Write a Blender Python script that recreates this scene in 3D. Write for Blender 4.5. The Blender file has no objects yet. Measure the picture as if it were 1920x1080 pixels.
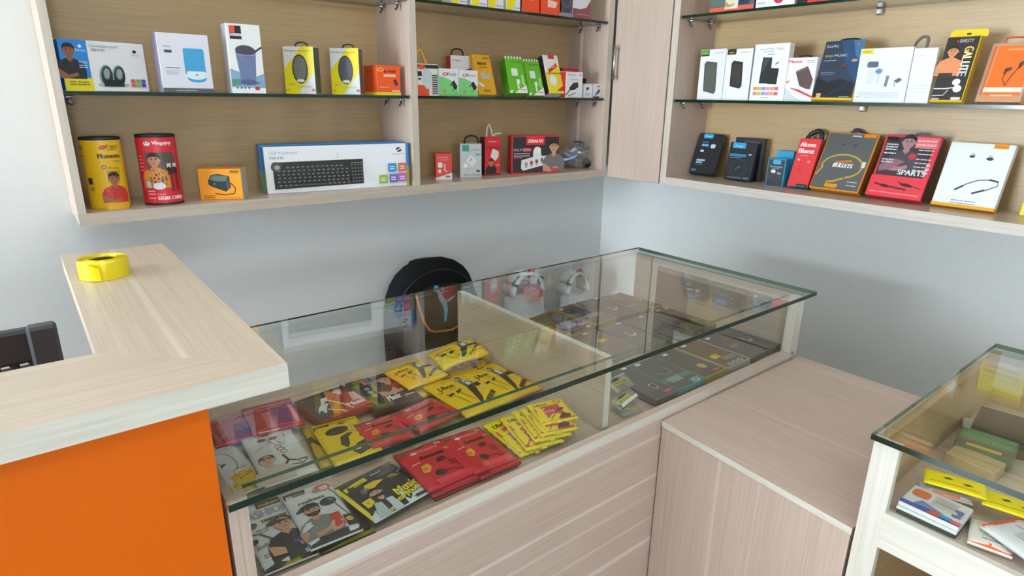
import bpy, math, random
from mathutils import Vector as V, Matrix, geometry
from math import sin, cos, pi, radians as R
random.seed(7)
scene = bpy.context.scene
COL = scene.collection

# ------------------------------------------------------------------ camera
EYE = V((0, 0, 1.45))
YAW, PITCH, ROLL, FPX = 0.6736798, 0.3031290, 0.0152048, 1153.47
_f = V((sin(YAW)*cos(PITCH), cos(YAW)*cos(PITCH), -sin(PITCH)))
_r = V((cos(YAW), -sin(YAW), 0)); _u = _r.cross(_f)
_r, _u = cos(ROLL)*_r+sin(ROLL)*_u, -sin(ROLL)*_r+cos(ROLL)*_u
cam_d = bpy.data.cameras.new('camera'); cam = bpy.data.objects.new('camera', cam_d); COL.objects.link(cam)
cam_d.sensor_width = 36; cam_d.lens = FPX/1920*36; cam_d.clip_start = 0.02
cam.matrix_world = Matrix(((_r.x, _u.x, -_f.x, EYE.x), (_r.y, _u.y, -_f.y, EYE.y), (_r.z, _u.z, -_f.z, EYE.z), (0, 0, 0, 1)))
scene.camera = cam

def ray(px, py): return _f+_r*((px-960)/FPX)-_u*((py-540)/FPX)
def at(px, py, ax, val):
    """the point of the plane x/y/z = val that the photograph shows at pixel px, py"""
    d = ray(px, py); return EYE+d*((val-EYE[ax])/d[ax])

# ------------------------------------------------------------------ world, lights, exposure
scene.view_settings.view_transform = 'Standard'; scene.view_settings.look = 'None'
scene.view_settings.gamma = 1; scene.view_settings.use_curve_mapping = False
scene.view_settings.exposure = 0.08
w = bpy.data.worlds.new('outdoor_daylight'); scene.world = w; w.use_nodes = True
w.node_tree.nodes['Background'].inputs[0].default_value = (0.80, 0.92, 1.0, 1)
w.node_tree.nodes['Background'].inputs[1].default_value = 47
def area(name, loc, size, rot, power, col, portal=False):
    l = bpy.data.lights.new(name, 'AREA'); l.shape = 'RECTANGLE'; l.size, l.size_y = size
    l.energy = power; l.color = col
    if portal: l.cycles.is_portal = True
    o = bpy.data.objects.new(name, l); COL.objects.link(o); o.location = loc; o.rotation_euler = rot
    return o
XL, XR, YF, YB, ZC = -4.2, 2.23, -2.6, 2.087, 2.95
WY0, WY1, WZ0, WZ1 = 0.6, 2.05, 0.6, 2.1     # shopfront opening in the left wall
area('shopfront_daylight', (XL+0.02, (WY0+WY1)/2, (WZ0+WZ1)/2), (WZ1-WZ0, WY1-WY0), (0, R(-90), 0), 1, (1, 1, 1), True)
FX0, FX1, FZ0, FZ1 = -0.75, -0.2, 1.2, 1.75          # added opening, unseen behind the camera, brings fill light onto the back wall
area('front_daylight', ((FX0+FX1)/2, YF+0.02, (FZ0+FZ1)/2), (FX1-FX0, FZ1-FZ0), (R(90), 0, 0), 1, (1, 1, 1), True)
LAMPS = [(-0.35, -0.75), (0.55, 0.55)]
area('lamp_light', (LAMPS[0][0], LAMPS[0][1], ZC-0.07), (0.55, 0.55), (0, 0, 0), 12, (1.0, 0.965, 0.90))
area('lamp_light', (LAMPS[1][0], LAMPS[1][1], ZC-0.07), (0.55, 0.55), (0, 0, 0), 7, (1.0, 0.965, 0.90))

# ------------------------------------------------------------------ materials
def lin(c):
    if isinstance(c, str):
        c = c.lstrip('#'); c = [int(c[i:i+2], 16)/255 for i in (0, 2, 4)]
        c = [x/12.92 if x <= 0.04045 else ((x+0.055)/1.055)**2.4 for x in c]
    return (*c[:3], 1)
_m = {}
def mat(col, rough=0.45, metal=0.0, spec=0.5):
    key = (str(col), rough, metal, spec)
    if key in _m: return _m[key]
    m = bpy.data.materials.new('paint_%d' % len(_m)); m.use_nodes = True
    b = m.node_tree.nodes['Principled BSDF']
    b.inputs['Base Color'].default_value = lin(col); b.inputs['Roughness'].default_value = rough
    b.inputs['Metallic'].default_value = metal; b.inputs['Specular IOR Level'].default_value = spec
    _m[key] = m; return m
def nodes(name):
    m = bpy.data.materials.new(name); m.use_nodes = True; nt = m.node_tree
    return m, nt, nt.nodes['Principled BSDF'], (lambda t, **k: mk(nt, t, **k))
def mk(nt, t, **k):
    n = nt.nodes.new(t)
    for a, b in k.items(): setattr(n, a, b)
    return n
def wood(name, axis, c0, c1, streak, rough=0.42, fine=1.0, bump=0.05, cross=None):
    """laminate with grain running along `axis`"""
    m, nt, b, N = nodes(name); L = nt.links.new
    tc = N('ShaderNodeTexCoord')
    def noise(sc_along, sc_across, detail, seed):
        mp = N('ShaderNodeMapping'); s = [sc_across]*3; s[axis] = sc_along
        mp.inputs['Scale'].default_value = s; mp.inputs['Location'].default_value = (seed, seed*1.7, seed*0.6)
        L(tc.outputs['Object'], mp.inputs[0]); n = N('ShaderNodeTexNoise'); n.inputs['Scale'].default_value = 1
        n.inputs['Detail'].default_value = detail; n.inputs['Roughness'].default_value = 0.6; L(mp.outputs[0], n.inputs[0]); return n
    n1 = noise(5, 300*fine, 3, 1.3); n2 = noise(0.9, 10, 2, 4.1); n3 = noise(0.1, 34, 1, 3.7)
    r1 = N('ShaderNodeValToRGB'); r1.color_ramp.elements[0].position = 0.3; r1.color_ramp.elements[1].position = 0.7
    r1.color_ramp.elements[0].color = lin(c0); r1.color_ramp.elements[1].color = lin(c1); L(n1.outputs[0], r1.inputs[0])
    mx = N('ShaderNodeMix', data_type='RGBA', blend_type='MULTIPLY'); mx.inputs[0].default_value = 1
    r2 = N('ShaderNodeValToRGB'); r2.color_ramp.elements[0].position = 0.3; r2.color_ramp.elements[1].position = 0.7
    r2.color_ramp.elements[0].color = (0.93, 0.92, 0.91, 1); r2.color_ramp.elements[1].color = (1, 1, 1, 1); L(n2.outputs[0], r2.inputs[0])
    L(r1.outputs[0], mx.inputs[6]); L(r2.outputs[0], mx.inputs[7])
    r3 = N('ShaderNodeValToRGB'); e = r3.color_ramp.elements; e[0].position = 0.66; e[0].color = (0, 0, 0, 1); e[1].position = 0.78; e[1].color = (1, 1, 1, 1)
    L(n3.outputs[0], r3.inputs[0])
    sc = N('ShaderNodeMath', operation='MULTIPLY'); sc.inputs[1].default_value = streak; L(r3.outputs[0], sc.inputs[0])
    m2 = N('ShaderNodeMix', data_type='RGBA'); L(sc.outputs[0], m2.inputs[0]); L(mx.outputs[2], m2.inputs[6]); m2.inputs[7].default_value = lin('#e9dfd6')
    L(m2.outputs[2], b.inputs['Base Color']); b.inputs['Roughness'].default_value = rough
    bp = N('ShaderNodeBump'); bp.inputs['Strength'].default_value = bump; bp.inputs['Distance'].default_value = 0.002; L(n1.outputs[0], bp.inputs['Height']); L(bp.outputs[0], b.inputs['Normal'])
    return m
PANEL = dict(c0='#bda697', c1='#cdb9ad', streak=0.75)
WX = wood('laminate_x', 0, **PANEL); WY = wood('laminate_y', 1, **PANEL); WZ = wood('laminate_z', 2, **PANEL)
TOPX = wood('laminate_top_x', 0, '#c2af9b', '#d0c1b0', 0.3, bump=0.12); TOPY = wood('laminate_top_y', 1, '#c2af9b', '#d0c1b0', 0.3, bump=0.12)
EDGX = wood('edge_band_x', 0, '#cfccc0', '#e0ddd4', 0.1, fine=0.5); EDGY = wood('edge_band_y', 1, '#cfccc0', '#e0ddd4', 0.1, fine=0.5); EDGZ = wood('edge_band_z', 2, '#cfccc0', '#e0ddd4', 0.1, fine=0.5)
CEDX = wood('cabinet_edge_x', 0, '#b7a999', '#c9bcae', 0.1, fine=0.5); CEDY = wood('cabinet_edge_y', 1, '#c3bab0', '#d3cbc2', 0.1, fine=0.5); CEDZ = wood('cabinet_edge_z', 2, '#c0b5a7', '#d2c8bc', 0.1, fine=0.5)
BACKX = wood('back_laminate_x', 0, '#b0946c', '#bfa37a', 0.1, rough=0.38); BACKY = wood('back_laminate_y', 1, '#b0946c', '#bfa37a', 0.1, rough=0.38)
SHELFX = wood('cabinet_floor_x', 0, '#bda897', '#cab7a7', 0.15, rough=0.25); SHELFY = wood('cabinet_floor_y', 1, '#bda897', '#cab7a7', 0.15, rough=0.25)
def wall_paint():
    m, nt, b, N = nodes('wall_paint'); L = nt.links.new
    tc = N('ShaderNodeTexCoord'); n = N('ShaderNodeTexNoise'); n.inputs['Scale'].default_value = 55; n.inputs['Detail'].default_value = 4; L(tc.outputs['Object'], n.inputs[0])
    r = N('ShaderNodeValToRGB'); r.color_ramp.elements[0].color = lin('#d6d8d7'); r.color_ramp.elements[1].color = lin('#dedfde'); L(n.outputs[0], r.inputs[0]); L(r.outputs[0], b.inputs['Base Color'])
    bp = N('ShaderNodeBump'); bp.inputs['Strength'].default_value = 0.04; L(n.outputs[0], bp.inputs['Height']); L(bp.outputs[0], b.inputs['Normal'])
    b.inputs['Roughness'].default_value = 0.6; return m
WALL = wall_paint()
def floor_tile():
    m, nt, b, N = nodes('floor_tiles'); L = nt.links.new
    tc = N('ShaderNodeTexCoord'); br = N('ShaderNodeTexBrick'); br.offset = 0; br.inputs['Scale'].default_value = 1.0
    br.inputs['Brick Width'].default_value = 0.6; br.inputs['Row Height'].default_value = 0.6; br.inputs['Mortar Size'].default_value = 0.003
    br.inputs['Color1'].default_value = lin('#a39c90'); br.inputs['Color2'].default_value = lin('#9d968a'); br.inputs['Mortar'].default_value = lin('#7a746a')
    L(tc.outputs['Object'], br.inputs[0]); L(br.outputs[0], b.inputs['Base Color']); b.inputs['Roughness'].default_value = 0.2; return m
def sheet(name, tint, fac0, rough, haze=None, haze_amt=0.0):
    """clear pane: light passes, surface reflects by angle (Schlick)"""
    m, nt, b, N = nodes(name); L = nt.links.new; nt.nodes.remove(b); out = nt.nodes['Material Output']
    g = N('ShaderNodeNewGeometry'); d = N('ShaderNodeVectorMath', operation='DOT_PRODUCT'); L(g.outputs['Normal'], d.inputs[0]); L(g.outputs['Incoming'], d.inputs[1])
    a = N('ShaderNodeMath', operation='ABSOLUTE'); L(d.outputs['Value'], a.inputs[0])
    s = N('ShaderNodeMath', operation='SUBTRACT'); s.inputs[0].default_value = 1; L(a.outputs[0], s.inputs[1])
    p = N('ShaderNodeMath', operation='POWER'); p.inputs[1].default_value = 5; L(s.outputs[0], p.inputs[0])
    f = N('ShaderNodeMath', operation='MULTIPLY_ADD'); f.inputs[1].default_value = 1-fac0; f.inputs[2].default_value = fac0; L(p.outputs[0], f.inputs[0])
    t = N('ShaderNodeBsdfTransparent'); t.inputs[0].default_value = (*tint, 1)
    gl = N('ShaderNodeBsdfGlossy'); gl.inputs['Roughness'].default_value = rough; gl.inputs[0].default_value = (1, 1, 1, 1)
    base = t
    if haze:
        df = N('ShaderNodeBsdfDiffuse'); df.inputs[0].default_value = lin(haze); h = N('ShaderNodeMixShader'); h.inputs[0].default_value = haze_amt
        L(t.outputs[0], h.inputs[1]); L(df.outputs[0], h.inputs[2]); base = h
    mx = N('ShaderNodeMixShader'); L(f.outputs[0], mx.inputs[0]); L(base.outputs[0], mx.inputs[1]); L(gl.outputs[0], mx.inputs[2]); L(mx.outputs[0], out.inputs[0])
    return m
GLASS = sheet('float_glass', (0.955, 0.975, 0.957), 0.038, 0.0)
PLASTIC = sheet('clear_plastic', (0.97, 0.97, 0.97), 0.07, 0.12, '#d8dcdc', 0.16)
BAG = sheet('thin_white_bag', (0.95, 0.95, 0.95), 0.06, 0.25, '#eef4f8', 0.82)
RED_FILM = sheet('red_clear_film', (0.95, 0.35, 0.38), 0.08, 0.1, '#c8303c', 0.55)
GEDGE = mat('#0a2a21', 0.12); PEDGE = mat('#335a49', 0.25); SEDGE = mat('#5a7a6b', 0.2); METAL = mat('#b9bcc0', 0.28, 1.0); DARKMETAL = mat('#77797c', 0.35, 0.9)
BLACK = mat('#16171a', 0.5)

# ------------------------------------------------------------------ geometry collector
class G:
    def __init__(s): s.v, s.f, s.m, s.sm, s.mats = [], [], [], [], []
    def mi(s, m):
        if isinstance(m, (str, tuple)): m = mat(m)
        if m not in s.mats: s.mats.append(m)
        return s.mats.index(m)
    def face(s, pts, m, smooth=False):
        i = len(s.v); s.v += [tuple(p) for p in pts]; s.f.append(list(range(i, i+len(pts)))); s.m.append(s.mi(m)); s.sm.append(smooth)
    def mesh(s, verts, faces, m, smooth=False):
        i = len(s.v); s.v += [tuple(p) for p in verts]; k = s.mi(m)
        for f in faces: s.f.append([i+a for a in f]); s.m.append(k); s.sm.append(smooth)
    def box(s, x0, x1, y0, y1, z0, z1, m, c=0.0, **fm):
        """box with chamfer c; fm: f(ront -y) k(back) l(-x) r(+x) t(op) b(ottom) override the material"""
        c = min(c, (x1-x0)/2.01, (y1-y0)/2.01, (z1-z0)/2.01)
        X, Y, Z = (x0, x1), (y0, y1), (z0, z1); vs, idx = [], {}
        for i in (0, 1):
            for j in (0, 1):
                for k in (0, 1):
                    sx, sy, sz = c*(1-2*i), c*(1-2*j), c*(1-2*k)
                    idx[i, j, k] = len(vs)
                    vs += [(X[i], Y[j]+sy, Z[k]+sz), (X[i]+sx, Y[j], Z[k]+sz), (X[i]+sx, Y[j]+sy, Z[k])]
        def q(ax, side):
            o = [a for a in range(3) if a != ax]; r = []
            for a, b in ((0, 0), (1, 0), (1, 1), (0, 1)):
                t = [0, 0, 0]; t[ax] = side; t[o[0]] = a; t[o[1]] = b; r.append(idx[tuple(t)]+ax)
            if (side == 0) != (ax == 1): r.reverse()
            return r
        base = len(s.v); s.v += vs
        for key, ax, side in (('l', 0, 0), ('r', 0, 1), ('f', 1, 0), ('k', 1, 1), ('b', 2, 0), ('t', 2, 1)):
            s.f.append([base+a for a in q(ax, side)]); s.m.append(s.mi(fm.get(key, m))); s.sm.append(False)
        if c > 0:
            km = s.mi(fm.get('e', m))
            for ax in range(3):
                o = [a for a in range(3) if a != ax]
                for a in (0, 1):
                    for b in (0, 1):
                        t0 = [0]*3; t0[o[0]] = a; t0[o[1]] = b; t1 = list(t0); t1[ax] = 1
                        p, qd = idx[tuple(t0)], idx[tuple(t1)]
                        r = [p+o[0], p+o[1], qd+o[1], qd+o[0]]
                        if (a == b) == (ax != 1): r.reverse()
                        s.f.append([base+x for x in r]); s.m.append(km); s.sm.append(False)
            for k3, p in idx.items():
                r = [p, p+1, p+2]
                if sum(k3) % 2 == 0: r.reverse()
                s.f.append([base+x for x in r]); s.m.append(km); s.sm.append(False)
    def tube(s, pts, r, m, n=8, closed=False, flat=1.0):
        pts = [V(p) for p in pts]; L = len(pts); rings = []
        for i, p in enumerate(pts):
            a = pts[(i-1) % L] if closed or i else p; b = pts[(i+1) % L] if closed or i < L-1 else p
            t = (b-a).normalized(); ref = V((0, 0, 1)) if abs(t.z) < 0.9 else V((1, 0, 0))
            x = t.cross(ref).normalized(); y = x.cross(t); rr = r[i] if isinstance(r, (list, tuple)) else r
            rings.append([p+x*rr*cos(2*pi*k/n)+y*rr*flat*sin(2*pi*k/n) for k in range(n)])
        vs = [q for g in rings for q in g]; fs = []
        for i in range(L if closed else L-1):
            for k in range(n):
                j = (i+1) % L; fs.append([i*n+k, i*n+(k+1) % n, j*n+(k+1) % n, j*n+k])
        if not closed: fs += [list(range(n))[::-1], [(L-1)*n+k for k in range(n)]]
        s.mesh(vs, fs, m, True)
    def lathe(s, prof, m, n=40, c=(0, 0, 0), sx=1, sy=1, mats=None):
        vs = []; L = len(prof)
        for i in range(n):
            a = 2*pi*i/n; vs += [(c[0]+sx*r*cos(a), c[1]+sy*r*sin(a), c[2]+z) for r, z in prof]
        for j in range(L-1):
            s.mesh(vs, [[i*L+j, ((i+1) % n)*L+j, ((i+1) % n)*L+j+1, i*L+j+1] for i in range(n)], mats[j] if mats else m, True)
    def prism(s, poly, z0, z1, m, top=None, side=None):
        n = len(poly); a = [(x, y, z0) for x, y in poly]; b = [(x, y, z1) for x, y in poly]
        s.face(a[::-1], m); s.face(b, top or m)
        for i in range(n):
            j = (i+1) % n; s.face([a[i], a[j], b[j], b[i]], (side[i] if side else None) or m)
    def blob(s, c, r, m, n=14, k=9, fn=None):
        vs, fs = [], []
        for i in range(k+1):
            t = pi*i/k
            for j in range(n):
                p = 2*pi*j/n; q = V((sin(t)*cos(p), sin(t)*sin(p), cos(t))); sc = fn(q) if fn else 1
                vs.append((c[0]+r[0]*q.x*sc, c[1]+r[1]*q.y*sc, c[2]+r[2]*q.z*sc))
        for i in range(k):
            for j in range(n): fs.append([i*n+j, (i+1)*n+j, (i+1)*n+(j+1) % n, i*n+(j+1) % n])
        s.mesh(vs, fs, m, True)
    def build(s, name, parent=None, M=None):
        me = bpy.data.meshes.new(name); me.from_pydata(s.v, [], s.f)
        for m in s.mats: me.materials.append(m)
        me.polygons.foreach_set('material_index', s.m); me.polygons.foreach_set('use_smooth', s.sm); me.update()
        o = bpy.data.objects.new(name, me); COL.objects.link(o)
        if parent: o.parent = parent
        if M is not None: o.matrix_world = M
        return o

def tag(o, label=None, cat=None, group=None, kind=None):
    if label: o['label'] = label
    if cat: o['category'] = cat
    if group: o['group'] = group
    if kind: o['kind'] = kind
    return o
def empty(name, label, cat, M, group=None):
    o = bpy.data.objects.new(name, None); COL.objects.link(o); o.empty_display_size = 0.05; o.matrix_world = M
    return tag(o, label, cat, group)
T = Matrix.Translation

# ------------------------------------------------------------------ printed artwork (shapes laid on a face, surface given by S(u, v, h))
_txt = {}
def glyphs(text):
    if text not in _txt:
        c = bpy.data.curves.new('lettering', 'FONT'); c.body = text; c.resolution_u = 3; c.size = 1
        o = bpy.data.objects.new('lettering', c); COL.objects.link(o)
        me = o.to_mesh(); vs = [(v.co.x, v.co.y) for v in me.vertices]; fs = [list(p.vertices) for p in me.polygons]
        o.to_mesh_clear(); bpy.data.objects.remove(o); bpy.data.curves.remove(c); _txt[text] = (vs, fs)
    return _txt[text]
class Art:
    def __init__(s, g, S, W, H, tol=None, step=0.00006): s.g, s.S, s.W, s.H, s.tol, s.h, s.step = g, S, W, H, tol, 0.00012, step
    def put(s, pts, col, flip=False):
        """pts: polygon in metres"""
        if isinstance(col, str): col = mat(col, 0.35)
        s.h += s.step
        if not s.tol: s.g.face([s.S(u, v, s.h) for u, v in pts], col); return
        tris = geometry.tessellate_polygon([[V((u, v, 0)) for u, v in pts]])
        s.tris([[pts[i] for i in t] for t in tris], col)
    def tris(s, work, col):
        work = list(work); out = []; vs = []
        while work:
            t = work.pop(); e = [(V(t[i])-V(t[(i+1) % 3])).length for i in range(3)]; k = e.index(max(e))
            if e[k] > s.tol:
                a, b, c = t[k], t[(k+1) % 3], t[(k+2) % 3]; m = ((a[0]+b[0])/2, (a[1]+b[1])/2); work += [[a, m, c], [m, b, c]]
            else:
                ar = (t[1][0]-t[0][0])*(t[2][1]-t[0][1])-(t[2][0]-t[0][0])*(t[1][1]-t[0][1])
                if ar < 0: t = t[::-1]
                out.append([len(vs), len(vs)+1, len(vs)+2]); vs += [s.S(u, v, s.h) for u, v in t]
        s.g.mesh(vs, out, col, True)
    def p(s, pts, col): s.put([(x*s.W, y*s.H) for x, y in pts], col)
    def r(s, x0, y0, x1, y1, col): s.p([(x0, y0), (x1, y0), (x1, y1), (x0, y1)], col)
    def rr(s, x0, y0, x1, y1, col, rad=0.15):
        W, H = s.W, s.H; a, b, c, d = x0*W, y0*H, x1*W, y1*H; q = rad*min(c-a, d-b); pts = []
        for cx, cy, st in ((c-q, b+q, -90), (c-q, d-q, 0), (a+q, d-q, 90), (a+q, b+q, 180)):
            for i in range(4): t = R(st+30*i); pts.append((cx+q*cos(t), cy+q*sin(t)))
        s.put(pts, col)
    def e(s, cx, cy, rx, ry, col, rot=0, n=20, metric=False):
        W, H = s.W, s.H; a = R(rot); RX, RY = (rx, ry) if metric else (rx*W, ry*H)
        s.put([(cx*W+RX*cos(t)*cos(a)-RY*sin(t)*sin(a), cy*H+RX*cos(t)*sin(a)+RY*sin(t)*cos(a)) for t in [2*pi*i/n for i in range(n)]], col)
    def ring(s, cx, cy, r, wd, col, a0=0, a1=360, n=24, ry=None):
        pts = [(cx+r*cos(R(a0+(a1-a0)*i/n)), cy+(ry or r*s.W/s.H)*sin(R(a0+(a1-a0)*i/n))) for i in range(n+1)]; s.l(pts, wd, col)
    def l(s, pts, wd, col):
        """polyline, width as a fraction of W"""
        P = [V((x*s.W, y*s.H)) for x, y in pts]; wd *= s.W/2; A, B = [], []
        for i, q in enumerate(P):
            t = (P[min(i+1, len(P)-1)]-P[max(i-1, 0)]); t = t.normalized() if t.length > 1e-9 else V((1, 0)); n = V((-t.y, t.x))*wd; A.append(q+n); B.append(q-n)
        if isinstance(col, str): col = mat(col, 0.35)
        s.h += s.step
        if s.tol: s.tris([x for i in range(len(P)-1) for x in ([B[i], B[i+1], A[i+1]], [B[i], A[i+1], A[i]])], col)
        else:
            n = len(P); s.g.mesh([s.S(q.x, q.y, s.h) for q in A+B], [[n+i, n+i+1, i+1, i] for i in range(n-1)], col)
    def t(s, text, x, y, h, col, w=None, rot=0, shear=0.0, bold=0.0):
        """text with baseline start (x, y), cap height h of H, squeezed to w of W"""
        vs, fs = glyphs(text)
        if not vs: return
        x0 = min(v[0] for v in vs); x1 = max(v[0] for v in vs); k = h*s.H/0.69; kx = (w*s.W/(x1-x0)) if w else k; a = R(rot)
        def tr(v): X, Y = (v[0]-x0)*kx+shear*v[1]*k, v[1]*k; return (x*s.W+X*cos(a)-Y*sin(a), y*s.H+X*sin(a)+Y*cos(a))
        if isinstance(col, str): col = mat(col, 0.35)
        for off in ([0] if not bold else [-bold, 0, bold]):
            s.h += s.step; d = off*s.H
            if s.tol: s.tris([[(q[0]+d*cos(a), q[1]+d*sin(a)) for q in (tr(vs[f[0]]), tr(vs[f[i]]), tr(vs[f[i+1]]))] for f in fs for i in range(1, len(f)-1)], col)
            else: s.g.mesh([s.S(tr(v)[0]+d*cos(a), tr(v)[1]+d*sin(a), s.h) for v in vs], fs, col)
    def lines(s, x0, x1, ys, th, col, jag=0.25):
        """rows of unreadable small print"""
        rnd = random.Random(int(x0*1000+len(ys)))
        for y in ys:
            x = x0
            while x < x1:
                wd = min(rnd.uniform(0.03, 0.09), x1-x); s.r(x, y, x+wd*0.85, y+th, col); x += wd
    def person(s, cx, y0, h, skin='#c08a68', hair='#1d1716', shirt='#c03030', arms=True, low=0.0, beard=False, cap=None, lean=0.0, neck=True):
        """bust or half figure, head top at y0+h; metric proportions in head units"""
        W, H = s.W, s.H; hh = h*H; k = hh/3.0; X = lambda x: cx+(x*k+lean*0)/W; Y = lambda y: y0+y*k/H
        P = lambda pts, c: s.p([(X(a), Y(b)) for a, b in pts], c)
        P([(-1.15, 0), (-1.2, 0.9), (-0.95, 1.45), (-0.35, 1.75), (0.35, 1.75), (0.95, 1.45), (1.2, 0.9), (1.15, 0)], shirt)
        P([(-0.22, 1.6), (0.22, 1.6), (0.2, 2.05), (-0.2, 2.05)], skin)
        P([(-0.26, 1.76), (0, 1.4), (0.26, 1.76)], skin)
        if arms:
            P([(-1.2, 0.9), (-0.85, 0.75), (-0.3, 0.35), (0.45, 0.55), (0.5, 0.28), (-0.4, 0.0), (-1.1, 0.1)], skin)
        s.e(X(lean), Y(2.42), 0.44*k, 0.58*k, skin, metric=True)
        s.e(X(-0.45+lean), Y(2.38), 0.07*k, 0.13*k, skin, metric=True); s.e(X(0.45+lean), Y(2.38), 0.07*k, 0.13*k, skin, metric=True)
        hp = [(-0.46, 2.45), (-0.4, 2.62), (-0.1, 2.72), (0.25, 2.68), (0.42, 2.55), (0.46, 2.42), (0.5, 2.75), (0.3, 3.0), (-0.05, 3.08), (-0.36, 2.96), (-0.5, 2.7)]
        P([(a+lean, b) for a, b in hp], hair)
        if cap: P([(a+lean, b) for a, b in [(-0.85, 2.62), (-0.6, 2.55), (0.45, 2.7), (0.52, 2.85), (0.3, 3.1), (-0.1, 3.16), (-0.5, 3.02), (-0.85, 2.75)]], cap)
        if beard: P([(a+lean, b) for a, b in [(-0.43, 2.36), (-0.3, 2.2), (0, 2.24), (0.3, 2.2), (0.43, 2.36), (0.36, 2.0), (0, 1.82), (-0.36, 2.0)]], hair)
        for sx in (-0.17, 0.17): s.e(X(sx+lean), Y(2.46), 0.075*k, 0.035*k, '#1a1412', metric=True); P([(sx-0.1+lean, 2.56), (sx+0.1+lean, 2.56), (sx+0.1+lean, 2.6), (sx-0.1+lean, 2.6)], hair)
        P([(-0.05+lean, 2.28), (0.06+lean, 2.28), (0.02+lean, 2.44)], '#9a6a50'); P([(-0.14+lean, 2.14), (0.14+lean, 2.14), (0.1+lean, 2.09), (-0.1+lean, 2.09)], '#8a4038')
    def bud(s, x, y, r, rot, c='#26262a', tail=None):
        """an earbud: oval head, stem"""
        W, H = s.W, s.H; a = R(rot); s.e(x, y, r*W, r*W*0.72, c, rot, metric=True)
        s.e(x+0.9*r*cos(a), y+0.9*r*sin(a)*W/H, r*W*0.55, r*W*0.6, '#4a4a50', rot, metric=True)
        s.l([(x-0.3*r*cos(a), y-0.3*r*sin(a)*W/H), (x-1.2*r*cos(a)+0.5*r*sin(a), y-(1.2*r*sin(a)+1.2*r*cos(a))*W/H)], r*0.5, c)
        if tail: s.l([(x, y)]+tail, r*0.22, c)

# ------------------------------------------------------------------ boxes standing on shelves
def stand(bl, br, tl, z, ax=1, q0=None, q1=None, D=0.04, lean=None):
    """pose of an upright box from where its front face shows: foot on the shelf z (or in depth q0..q1 along axis ax)"""
    P1 = at(*bl, ax, q0) if q0 is not None else at(*bl, 2, z)
    P2 = at(*br, ax, q1 if q1 is not None else q0) if q0 is not None else at(*br, 2, z)
    P1.z = P2.z = z; u = P2-P1; W = u.length; u.normalize()
    d = ray(*tl); t = (P1-EYE).dot(u)/d.dot(u); Tp = EYE+d*t-P1
    back = V((-u.y, u.x, 0)); b = Tp.dot(back)
    if lean is None: lean = max(0.0, math.atan2(b, Tp.z))
    else: lean = R(lean)
    if lean < R(3): lean = 0.0
    if lean == 0:
        # height from the vertical plane through the foot
        n = back; t = (P1-EYE).dot(n)/d.dot(n); H = (EYE+d*t).z-z
    else: H = math.hypot(b, Tp.z) if b > 0 else Tp.z
    c = (P1+P2)/2; yaw = math.atan2(u.y, u.x)
    M = T((c.x, c.y, z+D*sin(lean)+0.0003)) @ Matrix.Rotation(yaw, 4, 'Z') @ Matrix.Rotation(-lean, 4, 'X')
    return M, W, H, D
def faces(W, H, D):
    return dict(f=(lambda u, v, h: (u-W/2, -h, v), W, H), l=(lambda u, v, h: (-W/2-h, D-u, v), D, H), r=(lambda u, v, h: (W/2+h, u, v), D, H), t=(lambda u, v, h: (u-W/2, v, H+h), W, D))
def carton(name, label, cat, pose, col, art=None, parts=None, group=None, ch=0.0012, body='carton', **fm):
    """cardboard box; art(a) prints the front, art = {face: fn} prints several; parts(E, W, H, D) adds the thing's other parts"""
    M, W, H, D = pose; g = G(); g.box(-W/2, W/2, 0, D, 0, H, mat(col, 0.4), ch, **{k: (mat(v, 0.4) if isinstance(v, str) else v) for k, v in fm.items()})
    arts = art if isinstance(art, dict) else ({'f': art} if art else {})
    for k, fn in arts.items(): fn(Art(g, *faces(W, H, D)[k]))
    if not parts: return tag(g.build(name, None, M), label, cat, group)
    E = empty(name, label, cat, M, group); g.build(body, E); parts(E, W, H, D); return E
def loop(E, pts, r=0.0022, col='#1b1b1e', name='carry_loop'):
    """rounded string or strap through pts (local metres)"""
    P = [V(p) for p in pts]; out = []
    for i in range(len(P)-1):
        a, b, c, d = P[max(i-1, 0)], P[i], P[i+1], P[min(i+2, len(P)-1)]
        for k in range(6):
            t = k/6; out.append(0.5*((2*b)+(c-a)*t+(2*a-5*b+4*c-d)*t*t+(3*b-a-3*c+d)*t**3))
    out.append(P[-1]); g = G(); g.tube(out, r, mat(col, 0.5), 6); return g.build(name, E)
def top_loop(w=0.03, h=0.018, x=0.0, y=0.5, r=0.0022, col='#1b1b1e', name='carry_loop'):
    def f(E, W, H, D): loop(E, [(x*W-w/2, D*y, H-0.002), (x*W-w/2*0.95, D*y, H+h*0.6), (x*W-w*0.2, D*y, H+h), (x*W+w*0.2, D*y, H+h), (x*W+w/2*0.95, D*y, H+h*0.6), (x*W+w/2, D*y, H-0.002)], r, col, name)
    return f
def frame_part(col, wd=0.006, name='clear_frame', depth=None, material=None):
    def f(E, W, H, D):
        g = G(); m = material or mat(col, 0.3); d = depth or D; e = 0.0015
        g.box(-W/2-e, -W/2+wd, -e, d, -e*0, H+e, m); g.box(W/2-wd, W/2+e, -e, d, 0, H+e, m); g.box(-W/2+wd, W/2-wd, -e, d, H-wd, H+e, m); g.box(-W/2+wd, W/2-wd, -e, d, 0, wd, m)
        g.build(name, E)
    return f
def many(*fs):
    def f(E, W, H, D):
        for q in fs: q(E, W, H, D)
    return f

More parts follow.
